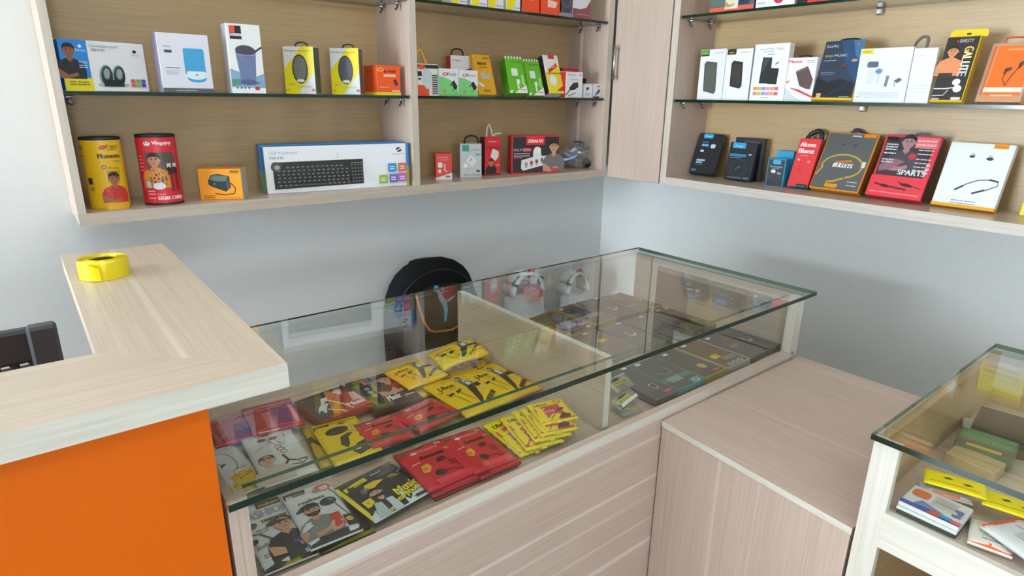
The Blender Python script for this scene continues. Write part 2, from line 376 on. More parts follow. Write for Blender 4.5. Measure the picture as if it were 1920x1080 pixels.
# ================================================================== THE ROOM
def struct(name, g): return tag(g.build(name), kind='structure')
g = G(); g.box(XL, XR, YF, YB, -0.1, 0, floor_tile()); struct('floor', g)
g = G(); g.box(XL, XR, YF, YB, ZC, ZC+0.1, mat('#e6e6e2', 0.8)); struct('ceiling', g)
g = G(); g.box(XL-0.12, XR+0.12, YB, YB+0.12, -0.1, ZC+0.1, WALL); struct('wall_back', g)
g = G(); g.box(XR, XR+0.12, YF-0.12, YB, -0.1, ZC+0.1, WALL); struct('wall_right', g)
g = G()
g.box(XL-0.12, XL, YF-0.12, WY0, 0, ZC, WALL); g.box(XL-0.12, XL, WY1, YB, 0, ZC, WALL); g.box(XL-0.12, XL, WY0, WY1, WZ1, ZC, WALL); g.box(XL-0.12, XL, WY0, WY1, 0, WZ0, WALL); struct('wall_left', g)
g = G(); g.box(XL, FX0, YF-0.12, YF, 0, ZC, WALL); g.box(FX1, XR, YF-0.12, YF, 0, ZC, WALL); g.box(FX0, FX1, YF-0.12, YF, 0, FZ0, WALL); g.box(FX0, FX1, YF-0.12, YF, FZ1, ZC, WALL); struct('wall_front', g)
g = G(); fr = mat('#8b8f92', 0.4, 0.8)
for y0, y1, z0, z1 in ((WY0, WY0+0.06, WZ0, WZ1), (WY1-0.06, WY1, WZ0, WZ1), (-0.1, -0.05, WZ0+0.06, WZ1-0.06), (WY0+0.06, WY1-0.06, WZ0, WZ0+0.06), (WY0+0.06, WY1-0.06, WZ1-0.06, WZ1)):
    g.box(XL-0.09, XL-0.03, y0, y1, z0, z1, fr)
wf = struct('window_1', g)
g = G()
for x0, x1, z0, z1 in ((FX0, FX0+0.04, FZ0, FZ1), (FX1-0.04, FX1, FZ0, FZ1), (FX0+0.04, FX1-0.04, FZ0, FZ0+0.04), (FX0+0.04, FX1-0.04, FZ1-0.04, FZ1)): g.box(x0, x1, YF-0.09, YF-0.03, z0, z1, fr)
struct('added_fill_window', g)  # frame of the added fill opening in the front wall
for x, y in LAMPS:
    E = empty('ceiling_lamp', 'square white ceiling lamp above the shop floor' if x < 0 else 'square white ceiling lamp above the glass showcase', 'lamp', T((x, y, ZC-0.06)))
    g = G()
    for a, b, c, d in ((-0.31, -0.28, -0.31, 0.31), (0.28, 0.31, -0.31, 0.31), (-0.28, 0.28, -0.31, -0.28), (-0.28, 0.28, 0.28, 0.31)): g.box(a, b, c, d, 0, 0.06, mat('#e8e8e8', 0.4))
    g.box(-0.28, 0.28, -0.28, 0.28, 0.045, 0.06, mat('#f2f2f2', 0.5)); g.build('frame', E)

# ================================================================== WALL CABINETS
CY, CX, ZB, ZT = 1.837, 1.98, 1.125, 2.25      # front planes and heights
FL = 1.155                                     # top of the cabinet floor
S1, S2 = 1.445, 1.735                          # tops of the glass shelves
def hook(E, p, ax, sgn, big=1.0):
    """small metal shelf support fixed to a side panel"""
    g = G(); n = V((0, 0, 0)); n[ax] = sgn; p = V(p)
    pts = [p, p+n*0.010, p+n*0.016+V((0, 0, -0.004)), p+n*0.018+V((0, 0, -0.016))]
    g.tube([p+n*-0.001, p+n*0.022], 0.0035*big, METAL, 8); g.tube([p+n*0.012+V((0, 0, -0.002)), p+n*0.013+V((0, 0, -0.012)), p+n*0.019+V((0, 0, -0.018))], [0.0035*big, 0.004*big, 0.005*big], DARKMETAL, 8)
    g.build('shelf_bracket', E)
E = empty('wall_cabinet', 'open wood wall cabinet with middle divider on the back wall', 'cabinet', T((0.095, YB-0.001, ZB)))
O = V((0.095, YB-0.001, ZB)); LC = E
def part(g, name, E, O):
    g.v = [(x-O.x, y-O.y, z-O.z) for x, y, z in g.v]; return g.build(name, E)
g = G(); g.box(0.095, 0.113, CY, YB-0.022, FL, ZT, WZ, f=CEDZ); part(g, 'side_panel', E, O)
g = G(); g.box(1.94, 1.968, CY, YB-0.022, FL, ZT, WZ, f=CEDZ); part(g, 'side_panel', E, O)
g = G(); g.box(1.038, 1.062, CY, YB-0.022, FL, ZT, WZ, f=CEDZ); part(g, 'divider', E, O)
g = G(); g.box(0.095, 1.968, CY, YB-0.001, ZB, FL, SHELFX, f=CEDX); part(g, 'cabinet_floor', E, O)
g = G(); g.box(0.095, 1.968, CY, YB-0.001, ZT, ZT+0.025, WX, f=CEDX); part(g, 'cabinet_top', E, O)
g = G(); g.box(0.095, 1.968, YB-0.022, YB-0.001, FL, ZT, BACKX); part(g, 'back_panel', E, O)
def hooks(E, O, z, spots, ax):
    for p, sg in spots: hook(E, V((*p, z-0.0135))-O, ax, sg)
for z in (S1, S2):
    hooks(E, O, z, [((0.113, 1.89), 1), ((0.113, 2.0), 1), ((1.038, 1.885), -1), ((1.038, 1.99), -1), ((1.062, 1.89), 1), ((1.94, 1.885), -1), ((1.94, 1.985), -1)], 0)
def shelf(x0, x1, y0, y1, z, label, front):
    g = G(); g.box(x0, x1, y0, y1, z-0.009, z, GLASS, 0, **{front: GEDGE, **{k: GEDGE for k in 'lrfk' if k != front}}); tag(g.build('glass_shelf'), label, 'shelf', 'glass shelves in the wall cabinets')
shelf(0.1135, 1.030, CY+0.003, 2.045, S1, 'glass shelf carrying speaker boxes in the left bay of the back cabinet', 'f')
shelf(0.1135, 1.030, CY+0.003, 2.045, S2, 'empty upper glass shelf above the white speaker boxes, back cabinet left bay', 'f')
shelf(1.066, 1.934, CY+0.003, 2.045, S1, 'glass shelf carrying green charger boxes in the right bay of the back cabinet', 'f')
shelf(1.066, 1.934, CY+0.003, 2.045, S2, 'upper glass shelf carrying yellow and orange boxes, back cabinet right bay', 'f')
# corner door
E = empty('cabinet_door', 'plain light wood corner door with vertical bar handle between the wall cabinets', 'door', T((CX, 1.69, ZB)))
g = G(); g.box(0, 0.018, -0.128, 0.146, 0, 1.125, WZ, 0.001, l=WZ); dp = g.build('door_panel', E)
g = G(); y = 1.813-1.69
g.tube([(-0.024, y, 0.39), (-0.024, y, 0.525)], 0.0055, METAL, 10); g.tube([(0, y, 0.405), (-0.024, y, 0.405)], 0.0045, METAL, 8); g.tube([(0, y, 0.51), (-0.024, y, 0.51)], 0.0045, METAL, 8); tag(g.build('handle', dp), 'brushed metal bar handle')
# right wall cabinet
Y0, Y1 = 0.05, 1.555
O = V((XR-0.001, 0.8, ZB)); E = empty('wall_cabinet', 'open wood wall cabinet on the right wall beside the corner door', 'cabinet', T(O)); RC = E
g = G(); g.box(CX, XR-0.022, Y1-0.028, Y1, FL, ZT, WZ, l=CEDZ); part(g, 'side_panel', E, O)
g = G(); g.box(CX, XR-0.022, Y0, Y0+0.018, FL, ZT, WZ, l=CEDZ); part(g, 'side_panel', E, O)
g = G(); g.box(CX, XR-0.001, Y0, Y1, ZB, FL, SHELFY, l=CEDY); part(g, 'cabinet_floor', E, O)
g = G(); g.box(CX, XR-0.001, Y0, Y1, ZT, ZT+0.025, WY, l=CEDY); part(g, 'cabinet_top', E, O)
g = G(); g.box(XR-0.022, XR-0.001, Y0, Y1, FL, ZT, BACKY); part(g, 'back_panel', E, O)
for z in (S1, S2):
    for x in (2.03, 2.15): hook(E, V((x, Y1-0.028, z-0.0135))-O, 1, -1)
    g = G(); p = V((XR-0.022, 0.93 if z == S1 else 0.93, z-0.016)); g.box(p.x-0.024, p.x+0.0005, p.y-0.009, p.y+0.009, p.z-0.012, p.z+0.0065, METAL, 0.003, f=METAL); part(g, 'shelf_bracket', E, O)
shelf(CX+0.003, 2.19, Y0+0.03, Y1-0.034, S1, 'glass shelf carrying white phone boxes in the right wall cabinet', 'l')
shelf(CX+0.003, 2.19, Y0+0.03, Y1-0.034, S2, 'topmost glass shelf in view in the right wall cabinet', 'l')

# ================================================================== SHOWCASE, DESK, LOW COUNTER (coordinates, contents included, scaled down about the camera)
O = V((0.8508, 1.021, 0)); E = empty('display_counter', 'long light wood showcase counter in the middle, full of pouches and phone boxes', 'counter', T(O))
g = G(); g.box(0.1299, 1.5527, 0.7232, 1.3223, 0.7906, 0.7991, SHELFX, f=EDGX); part(g, 'base_board', E, O)
g = G(); g.box(0.1542, 1.5385, 0.7228, 0.7395, 0.7992, 0.8098, WX, f=EDGX); part(g, 'front_rail', E, O)
g = G(); g.box(0.1299, 1.5527, 0.7239, 0.7374, 0, 0.7906, WX); part(g, 'front_panel', E, O)
g = G(); g.box(0.1299, 1.5527, 1.3046, 1.3187, 0, 0.7906, WX); part(g, 'back_panel', E, O)
g = G(); g.box(0.1299, 0.144, 0.7374, 1.3046, 0, 0.7906, WZ); part(g, 'end_panel', E, O)
g = G(); g.box(0.1411, 0.154, 0.7232, 0.7395, 0.7993, 0.9645, WZ); part(g, 'front_post', E, O)
g = G(); g.box(0.1299, 0.1409, 0.7232, 1.2762, 0.7993, 0.9645, WZ); part(g, 'end_panel', E, O)
g = G(); g.box(1.5385, 1.5527, 0.7175, 1.2762, 0.7993, 0.9645, WY, f=EDGZ); part(g, 'end_panel', E, O)
g = G(); g.box(1.5137, 1.5385, 0.7175, 0.7395, 0.8101, 0.9645, EDGZ); part(g, 'front_post', E, O)
g = G(); g.box(0.838, 0.8536, 0.7491, 1.2762, 0.7993, 0.9636, TOPY, t=EDGY, f=EDGZ); part(g, 'divider', E, O)
g = G(); g.box(0.1545, 1.5123, 0.7398, 0.7483, 0.7993, 0.9643, GLASS, t=PEDGE); part(g, 'front_pane', E, O)
g = G(); g.box(0.1269, 1.5726, 0.6984, 1.2961, 0.9649, 0.975, GLASS, 0, f=GEDGE, l=SEDGE, r=SEDGE, k=GLASS); g.box(0.127, 1.5725, 1.2962, 1.2968, 0.9715, 0.975, GEDGE); tag(g.build('glass_countertop'), 'large clear glass top with dark green edge on the long showcase', 'glass top')

# reception desk
O = V((-0.2836, 0.8862, 0)); E = empty('reception_desk', 'orange fronted reception desk with light wood L shaped top', 'desk', T(O))
zt, zb = 1.1359, 1.1047
g = G()
a, b, c, d, e, f_ = (-1.0635, 0.7019), (0.2148, 0.704), (0.2148, 1.4768), (0.0355, 1.4768), (0.0355, 0.8735), (-1.0635, 0.8735)
g.prism([a, b, e, f_], zb, zt, EDGX, TOPX, [EDGX, None, TOPX, None]); part(g, 'front_top', E, O)
g = G(); g.prism([(0.2148, 0.7044), c, d, (0.0355, 0.8738)], zb, zt, TOPY, TOPY, [EDGY, TOPY, TOPY, None]); part(g, 'return_top', E, O)
g = G(); g.box(-1.0493, 0.1248, 0.7232, 0.7374, 0, 1.1047, mat('#de6604', 0.5, 0, 0.2)); tag(part(g, 'front_panel', E, O), 'glossy orange front panel')
g = G(); g.box(0.1106, 0.1248, 0.7377, 1.4747, 0, 1.1047, WY); part(g, 'side_panel', E, O)
g = G(); g.box(-1.0493, -1.0351, 0.7377, 1.1344, 0, 1.1047, WY); part(g, 'side_panel', E, O)

# low flap counter by the right wall
g = G(); P = [(0.9961, 0.7218), (0.9649, 0.3091), (1.5797, 0.3091), (1.5797, 0.7218)]
E = empty('low_counter', 'low light wood counter between the showcase and the right wall', 'counter', T((1.2762, 0.5105, 0)))
O = V((1.2762, 0.5105, 0))
g = G(); g.prism([P[1], P[2], P[3], P[0]], 0.7708, 0.7835, WY, WY, [None, None, None, EDGY]); part(g, 'counter_top', E, O)
g = G(); g.prism([(0.9664, 0.3105), (0.9805, 0.3105), (1.0117, 0.7203), (0.9976, 0.7203)], 0, 0.7708, WZ); part(g, 'front_panel', E, O)
g = G(); g.box(1.0139, 1.574, 0.7076, 0.7203, 0, 0.7708, WZ); part(g, 'side_panel', E, O)

# right showcase
O = V((1.2762, 0.0709, 0)); E = empty('display_counter', 'white framed glass topped showcase counter at the right edge', 'counter', T(O))
g = G(); g.box(0.9642, 0.9784, 0.2687, 0.3045, 0, 0.9544, EDGZ); part(g, 'front_post', E, O)
g = G(); g.box(0.9642, 0.9784, -0.5317, -0.4963, 0, 0.9544, EDGZ); part(g, 'front_post', E, O)
g = G(); g.box(0.9784, 1.5456, 0.2914, 0.3042, 0, 0.9544, BACKX); part(g, 'end_panel', E, O)
g = G(); g.box(0.9784, 1.5456, -0.5317, -0.519, 0, 0.9544, BACKX); part(g, 'end_panel', E, O)
g = G(); g.box(0.9642, 0.977, -0.4963, 0.2687, 0.775, 0.8381, EDGY); part(g, 'front_rail', E, O)
g = G(); g.box(0.9784, 1.5456, -0.519, 0.2914, 0.8254, 0.8381, SHELFY); part(g, 'base_board', E, O)
g = G(); g.box(1.5456, 1.5598, -0.5317, 0.3042, 0, 0.8686, BACKY); part(g, 'back_panel', E, O)
g = G(); g.box(0.9784, 1.5456, -0.519, 0.2914, 0.3581, 0.3723, BACKY); part(g, 'bottom_board', E, O)
g = G(); g.box(0.9536, 1.5591, -0.5459, 0.307, 0.9548, 0.9643, GLASS, 0, f=SEDGE, l=GEDGE, r=SEDGE, k=SEDGE); tag(g.build('glass_countertop'), 'clear glass top with green edge on the right hand showcase', 'glass top')

# ================================================================== BOXES ON THE CABINET SHELVES
WHT, GRY = '#e6e6ea', '#9aa0a6'
# ---- back cabinet, left bay, glass shelf
def a(p):
    p.r(0, 0.22, 0.31, 1, '#1f86d6'); p.r(0, 0, 0.32, 0.26, '#e3d51e'); p.person(0.1, 0.24, 0.68, skin='#8f5c46', hair='#191516', shirt='#22232b')
    p.t('Zebronics', 0.17, 0.78, 0.05, '#dfeefa', 0.12); p.e(0.23, 0.88, 0.02, 0.03, '#f0f4f8'); p.t('Wireless', 0.19, 0.55, 0.05, '#d6e9f8', 0.1); p.lines(0.19, 0.29, [0.46, 0.5], 0.015, '#bfe0f5'); p.lines(0.05, 0.28, [0.12, 0.17], 0.025, '#8e8a22')
    p.t('Convenient sound', 0.34, 0.88, 0.055, '#4a9ad2', 0.33); p.t('ZEB-PODS', 0.35, 0.8, 0.045, '#33373d', 0.16)
    p.e(0.87, 0.83, 0.025, 0.03, '#20242a'); p.t('ZEBRONICS', 0.82, 0.74, 0.025, '#8d939a', 0.11)
    p.e(0.56, 0.14, 0.19, 0.045, '#9fb6ac')
    for cx in (0.49, 0.64):
        p.e(cx-0.01, 0.33, 0.075, 0.21, '#6f9c8a', -8); p.e(cx, 0.31, 0.068, 0.2, '#1d2626', -6); p.e(cx, 0.36, 0.042, 0.12, '#56867a', -6); p.e(cx, 0.36, 0.032, 0.095, '#9a9aa2', -6)
    p.r(0.44, 0.1, 0.68, 0.24, '#181d1f')
    for i, c in enumerate(('#d8604c', '#7fae45', '#4d4fae')):
        for j in (0, 1): p.rr(0.77+i*0.065, 0.1+j*0.085, 0.826+i*0.065, 0.175+j*0.085, c)
carton('speaker_box', 'white and blue twin speaker box at the left end of the glass shelf', 'box', stand((125, 170), (281, 171), (106, 72), S1, 1, 1.872, 1.925, 0.03, 0), WHT, a, t='#1d5f9e', l='#1f86d6')
def a(p):
    p.r(0, 0, 1, 0.075, '#5b5d62'); p.t('www.zebronics', 0.25, 0.025, 0.03, '#cfd2d6', 0.4)
    p.rr(0.47, 0.3, 0.88, 0.76, '#45a4d8', 0.1); p.rr(0.49, 0.24, 0.88, 0.37, '#dfeef6', 0.3); p.e(0.69, 0.25, 0.19, 0.075, '#3f9fd6'); p.e(0.69, 0.285, 0.19, 0.06, '#dfeef6'); p.r(0.66, 0.3, 0.72, 0.32, '#7b8590')
    p.r(0.1, 0.76, 0.24, 0.79, '#b9bcc4'); p.rr(0.11, 0.67, 0.26, 0.72, '#4a4f58', 0.4); p.l([(0.1, 0.42), (0.38, 0.42)], 0.012, '#6a6e76'); p.lines(0.1, 0.34, [0.34, 0.37, 0.31], 0.01, '#a0a4ac')
carton('speaker_box', 'plain white box printed with a sky blue lamp shaped speaker', 'box', stand((307, 171), (402, 174), (293, 60), S1, 1, 1.868, 1.875, 0.05, 0), '#e2e2ee', a, l='#b9b6d6')
def a(p):
    p.p([(0, 0.08), (1, 0.03), (1, 0.3), (0.6, 0.22), (0.3, 0.3), (0, 0.36)], '#86aacb'); p.p([(0, 0.1), (0.4, 0.14), (0.7, 0.12), (0.9, 0.16), (0.5, 0.22), (0, 0.2)], '#5d8f7a'); p.p([(0, 0), (1, 0), (1, 0.08), (0, 0.09)], '#eef0f2')
    p.r(0.09, 0.78, 0.43, 0.97, '#1e1e2a'); p.r(0.1, 0.87, 0.25, 0.97, '#f0542a'); p.r(0.1, 0.825, 0.43, 0.86, '#e5e6ea'); p.t('Bassbox', 0.12, 0.83, 0.022, '#3a3a42', 0.28)
    p.p([(0.2, 0.6), (0.3, 0.15), (0.44, 0.12), (0.62, 0.13), (0.74, 0.2), (0.8, 0.6)], '#6f7da6'); p.e(0.5, 0.62, 0.3, 0.08, '#4c4658', -3); p.e(0.5, 0.165, 0.24, 0.045, '#56628c'); p.ring(0.5, 0.585, 0.3, 0.03, '#8fa4c8', 180, 360, ry=0.03)
    p.l([(0.78, 0.61), (0.92, 0.66), (1, 0.68)], 0.05, '#23244a')
    for x in (0.15, 0.27, 0.38, 0.5): p.e(x, 0.08, 0.03, 0.013, '#4a4c58')
    p.e(0.75, 0.075, 0.08, 0.028, '#c8303c')
carton('speaker_box', 'tall white box printed with a blue grey cylinder speaker', 'box', stand((437, 175), (499, 176), (427, 43), S1, 1, 1.87, 1.87, 0.05, 0), '#ececee', a, r='#e4672c', l='#d8d8e6')
def yellow_speaker(body, line):
    def a(p):
        p.p([(0, 0.18), (0, 0.52), (0.62, 1), (1, 1), (1, 0.5), (0.42, 0), (0, 0)], '#e9d91e'); p.t('Portronics', 0.05, 0.89, 0.05, '#2a2a2e', 0.32); p.lines(0.4, 0.9, [0.9], 0.02, '#b7a92a')
        p.e(0.53, 0.53, 0.26, 0.31, '#33373a'); p.e(0.53, 0.54, 0.22, 0.27, body)
        if line:
            for i in range(9): p.l([(0.36, 0.36+i*0.045), (0.70, 0.37+i*0.045)], 0.012, '#8b928c')
        p.e(0.53, 0.285, 0.13, 0.035, '#d7d9dc'); p.lines(0.12, 0.3, [0.2], 0.015, '#8d8522'); p.lines(0.4, 0.9, [0.15], 0.015, '#b0b0a0'); p.e(0.93, 0.09, 0.06, 0.03, '#d86a70'); p.t('5W', 0.05, 0.07, 0.04, '#6b6418', 0.1)
    return a
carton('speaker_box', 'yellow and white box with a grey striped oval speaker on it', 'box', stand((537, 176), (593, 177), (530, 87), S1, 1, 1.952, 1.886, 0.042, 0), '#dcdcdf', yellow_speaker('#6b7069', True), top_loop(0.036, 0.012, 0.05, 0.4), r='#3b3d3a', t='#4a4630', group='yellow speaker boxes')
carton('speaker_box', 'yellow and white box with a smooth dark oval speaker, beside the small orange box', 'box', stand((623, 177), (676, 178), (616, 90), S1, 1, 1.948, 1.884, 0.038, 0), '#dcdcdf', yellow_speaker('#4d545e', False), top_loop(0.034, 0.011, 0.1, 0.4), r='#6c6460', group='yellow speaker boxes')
def a(p):
    p.r(0, 0, 1, 0.1, '#eed21c'); p.t('Jo.Bolt', 0.3, 0.76, 0.1, '#3a1a10', 0.5, bold=0.006); p.rr(0.28, 0.62, 0.8, 0.7, '#f3b9a0', 0.4); p.e(0.16, 0.85, 0.13, 0.06, '#f5c060'); p.e(0.16, 0.85, 0.09, 0.035, '#ee5a20')
    p.p([(0.68, 0.5), (0.8, 0.56), (0.9, 0.38), (0.78, 0.3)], '#3c3430'); p.lines(0.1, 0.5, [0.26], 0.02, '#f6d4c0'); p.r(0.62, 0.12, 0.95, 0.17, '#e8c7d8')
def al(p): p.r(0, 0, 1, 0.1, '#e0c41a'); p.t('Bolt', 0.25, 0.76, 0.09, '#5a2412', 0.5); p.lines(0.2, 0.8, [0.5, 0.56], 0.03, '#c84a1c')
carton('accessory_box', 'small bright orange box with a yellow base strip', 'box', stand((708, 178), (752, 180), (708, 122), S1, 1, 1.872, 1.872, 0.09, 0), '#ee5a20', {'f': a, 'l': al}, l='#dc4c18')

# ---- back cabinet, right bay, glass shelf
def a(p):
    p.r(0, 0, 0.55, 0.34, '#e65428'); p.r(0, 0.86, 1, 0.97, '#243128'); p.e(0.2, 0.89, 0.2, 0.07, '#e4532c'); p.e(0.47, 0.55, 0.26, 0.3, '#c9d4d8'); p.p([(0.22, 0.5), (0.42, 0.2), (0.6, 0.25), (0.72, 0.5)], '#c9d4d8')
    for i in range(9): p.r(0.7, 0.06+i*0.07, 0.97, 0.1+i*0.07, '#3a3836')
    p.r(0, 0.62, 0.2, 0.76, '#26221f'); p.r(0.02, 0.5, 0.16, 0.55, '#302a28')
def pt(E, W, H, D): loop(E, [(-W*0.5, D*0.5, H*0.98), (-W*0.42, D*0.5, H*1.3), (-W*0.25, D*0.5, H*1.42), (-W*0.05, D*0.5, H*1.16), (W*0.05, D*0.5, H*0.99)], 0.004, '#e8a21a')
carton('earphone_box', 'orange and white box with striped right edge, first in the right bay', 'box', stand((784, 180), (822, 181), (783, 119), S1, 1, 1.88, 1.88, 0.03, 0), '#e4e2de', a, pt)
def a(p):
    p.p([(0, 0), (1, 0), (1, 0.16), (0.82, 0.35), (0.6, 0.58), (0.3, 0.68), (0, 0.72)], '#7fd07c'); p.r(0, 0, 1, 0.06, '#5ac862'); p.t('Roxi', 0.42, 0.75, 0.12, '#4a4c54', 0.45); p.e(0.3, 0.8, 0.13, 0.06, '#d8404a'); p.e(0.3, 0.8, 0.08, 0.03, '#f0dada')
    p.p([(0.62, 0.5), (0.76, 0.58), (0.94, 0.36), (0.9, 0.26), (0.76, 0.24)], '#222326'); p.p([(0.55, 0.42), (0.64, 0.44), (0.64, 0.4), (0.56, 0.36)], '#222326'); p.p([(0.17, 0.13), (0.36, 0.13), (0.27, 0.26)], '#e27a30'); p.e(0.7, 0.2, 0.05, 0.03, '#55a860')
carton('charger_box', 'white and mint green charger box, left one of the touching pair', 'box', stand((824, 180), (860, 181), (824, 128), S1, 1, 1.875, 1.875, 0.05, 0), WHT, a, group='mint green charger boxes')
carton('charger_box', 'white and mint green charger box, right one of the touching pair beside the yellow box', 'box', stand((861, 181), (896, 181), (860, 131), S1, 1, 1.875, 1.875, 0.05, 0), WHT, a, group='mint green charger boxes')
def a(p):
    p.t('Perspect', 0.08, 0.86, 0.05, '#2c2c34', 0.38); p.l([(0.3, 0.5), (0.5, 0.62), (0.8, 0.66), (1, 0.7)], 0.05, '#4c4470'); p.l([(0.25, 0.35), (0.5, 0.52), (0.9, 0.6)], 0.04, '#8a5f88')
carton('headphone_box', 'white box with red left side standing behind the mint green pair', 'box', stand((846, 181), (886, 181), (839, 103), S1, 1, 1.965, 1.965, 0.03, 0), '#e4dede', a, top_loop(0.05, 0.022, -0.1, 0.5, 0.003), l='#c8343c')
def a(p):
    p.t('VIDEO SET', 0.22, 0.74, 0.065, '#20180a', 0.5, bold=0.005); p.lines(0.3, 0.75, [0.67], 0.015, '#5d4a12'); p.lines(0.55, 0.9, [0.9], 0.02, '#6b5514'); p.e(0.95, 0.93, 0.04, 0.015, '#c84a1c')
    for q in ([(0.25, 0.52), (0.75, 0.4)], [(0.3, 0.4), (0.8, 0.5)], [(0.4, 0.58), (0.55, 0.38)]): p.l(q, 0.12, '#b9b7ad')
    p.l([(0.0, 0.3), (0.36, 0.2)], 0.16, '#c9c4b4'); p.l([(0.05, 0.28), (0.3, 0.21)], 0.07, '#e6e2d8'); p.lines(0.3, 0.65, [0.07, 0.1], 0.015, '#5d4a12')
carton('cable_box', 'leaning deep yellow cable box right of the mint green pair', 'box', stand((899, 179), (932, 180), (884, 105), S1, 1, 1.9, 1.9, 0.02), '#e0a414', a)
def a(p):
    p.p([(0.25, 0), (1, 0), (1, 0.24), (0.42, 0.06)], '#e8ece6'); p.p([(0, 0), (0.12, 0), (0.2, 0.1), (0, 0.06)], '#e8ece6'); p.rr(0.25, 0.5, 0.6, 0.72, '#e2ebe0', 0.2); p.l([(0.52, 0.3), (0.52, 0.12)], 0.1, '#eaf0e6'); p.r(0.46, 0.28, 0.64, 0.4, '#eaf0e6'); p.l([(0.82, 0.52), (0.82, 0.3), (0.9, 0.2)], 0.13, '#a9dc80')
    p.t('FAST CHARGER', 0.3, 0.88, 0.045, '#2e5a10', 0.6); p.lines(0.3, 0.55, [0.44, 0.41], 0.01, '#4f9a1c'); p.lines(0.6, 0.92, [0.08], 0.02, '#c05048')
def crimp(E, W, H, D):
    g = G()
    for i in range(6): g.face([(-W/2+i*W/6, 0.001, H), (-W/2+(i+0.55)*W/6, 0.001, H), (-W/2+(i+0.75)*W/6, 0.001, H+0.009), (-W/2+(i+0.2)*W/6, 0.001, H+0.009)], '#e2e4da')
    g.box(-W/2, W/2, 0.0015, 0.003, H, H+0.009, '#6f9a48'); g.build('crimped_seal', E)
def al(p): p.lines(0.2, 0.8, [0.3, 0.4, 0.5, 0.6, 0.7], 0.03, '#3f7a18')
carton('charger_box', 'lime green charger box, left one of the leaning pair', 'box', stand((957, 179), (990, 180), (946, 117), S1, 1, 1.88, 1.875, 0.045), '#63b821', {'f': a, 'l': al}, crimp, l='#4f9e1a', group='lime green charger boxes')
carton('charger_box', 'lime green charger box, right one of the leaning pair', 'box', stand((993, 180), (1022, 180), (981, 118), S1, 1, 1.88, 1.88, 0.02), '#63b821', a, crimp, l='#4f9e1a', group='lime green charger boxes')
def a(p):
    p.r(0, 0, 1, 0.55, '#ead52a'); p.p([(0, 0.55), (0, 0.5), (0.5, 0.6), (0.95, 0.78), (0.95, 0.6), (1, 0.5), (1, 0.55)], '#ead52a'); p.p([(0.2, 0.62), (0.8, 0.8), (0.84, 0.7), (0.24, 0.52)], '#cf2c30'); p.r(0.35, 0.9, 0.75, 1, '#cf2c30'); p.e(0.42, 0.34, 0.27, 0.15, '#dcd9cc'); p.e(0.42, 0.34, 0.21, 0.11, '#efece2'); p.p([(0.5, 0.06), (1, 0.2), (1, 0.06)], '#cf2c30'); p.t('SALE', 0.3, 0.64, 0.07, '#f4e6e0', 0.42, rot=14)
carton('adapter_box', 'black sided adapter box with white, red and yellow front', 'box', stand((1030, 180), (1058, 181), (1016, 111), S1, 1, 1.875, 1.87, 0.045), '#e6e4e0', a, l='#2c2a2c')
carton('accessory_box', 'plain red box standing behind the white adapter box', 'box', stand((1054, 181), (1082, 181), (1050, 127), S1, 1, 1.96, 1.96, 0.04, 0), '#c4242c')
def a(p):
    p.t('Portronics', 0.12, 0.86, 0.06, '#33343a', 0.45); p.e(0.85, 0.89, 0.05, 0.025, '#24252a'); p.t('ADAPTO', 0.25, 0.68, 0.045, '#4a4b52', 0.5); p.p([(0.2, 0.38), (0.45, 0.58), (0.72, 0.6), (0.76, 0.42), (0.5, 0.3), (0.26, 0.28)], '#26272b'); p.l([(0.25, 0.3), (0.02, 0.1)], 0.05, '#26272b'); p.l([(0.6, 0.2), (0.15, 0.06)], 0.035, '#4b4c52')
carton('adapter_box', 'white box printed with a black plug adapter', 'box', stand((1060, 181), (1091, 182), (1059, 134), S1, 1, 1.865, 1.865, 0.04, 0), '#e8e6ea', a, l='#b62a30')
def a(p): p.p([(0.25, 0.52), (0.6, 0.6), (0.55, 0.78), (0.3, 0.72)], '#2d2f33'); p.lines(0.2, 0.7, [0.3, 0.24, 0.18], 0.03, '#9aa0aa')
carton('accessory_box', 'tiny white box with a small black adapter print', 'box', stand((1094, 181), (1110, 182), (1093, 157), S1, 1, 1.87, 1.87, 0.03, 0), '#e6e5ee', a, group='tiny white boxes')
def a(p): p.p([(0.1, 0.1), (0.85, 0.5), (0.85, 0.7), (0.5, 0.6)], '#4a4550'); p.r(0, 0, 1, 0.12, '#4f4a50'); p.r(0.4, 0.78, 0.75, 0.85, '#5a5a62')
carton('accessory_box', 'tiny white box with a dark foot at the right end of the glass shelf', 'box', stand((1112, 181), (1130, 182), (1112, 157), S1, 1, 1.87, 1.87, 0.03, 0), '#dcdce4', a, group='tiny white boxes')
carton('accessory_box', 'small black box behind the two tiny white boxes', 'box', stand((1097, 180), (1119, 181), (1096, 147), S1, 1, 1.95, 1.95, 0.04, 0), '#33343a')

# ---- back cabinet, right bay, upper shelf (only their feet show)
def small_yellow(p): p.p([(0, 0), (0.35, 0), (1, 0.6), (1, 1), (0.5, 1), (0, 0.5)], '#e8d820'); p.e(0.5, 0.55, 0.24, 0.3, '#3f4348'); p.lines(0.5, 0.95, [0.06], 0.02, '#8c8c90')
for i, (x0, x1, yb, lab) in enumerate(((846, 878, 7, 'white and yellow box, first from the divider on the upper shelf'), (883, 916, 11, 'white and yellow box, second from the divider on the upper shelf'), (920, 951, 14, 'white and yellow box, third from the divider on the upper shelf'), (954, 986, 18, 'white and yellow box beside the orange boxes on the upper shelf'))):
    P1, P2 = at(x0, yb, 2, S2), at(x1, yb+3, 2, S2); c = (P1+P2)/2; W = (P2-P1).length
    carton('speaker_box', lab, 'box', (T((c.x, max(c.y, 1.85), S2+0.0003)), abs(P2.x-P1.x), 0.14, 0.06), '#dedee2', small_yellow, group='yellow speaker boxes on the upper shelf')
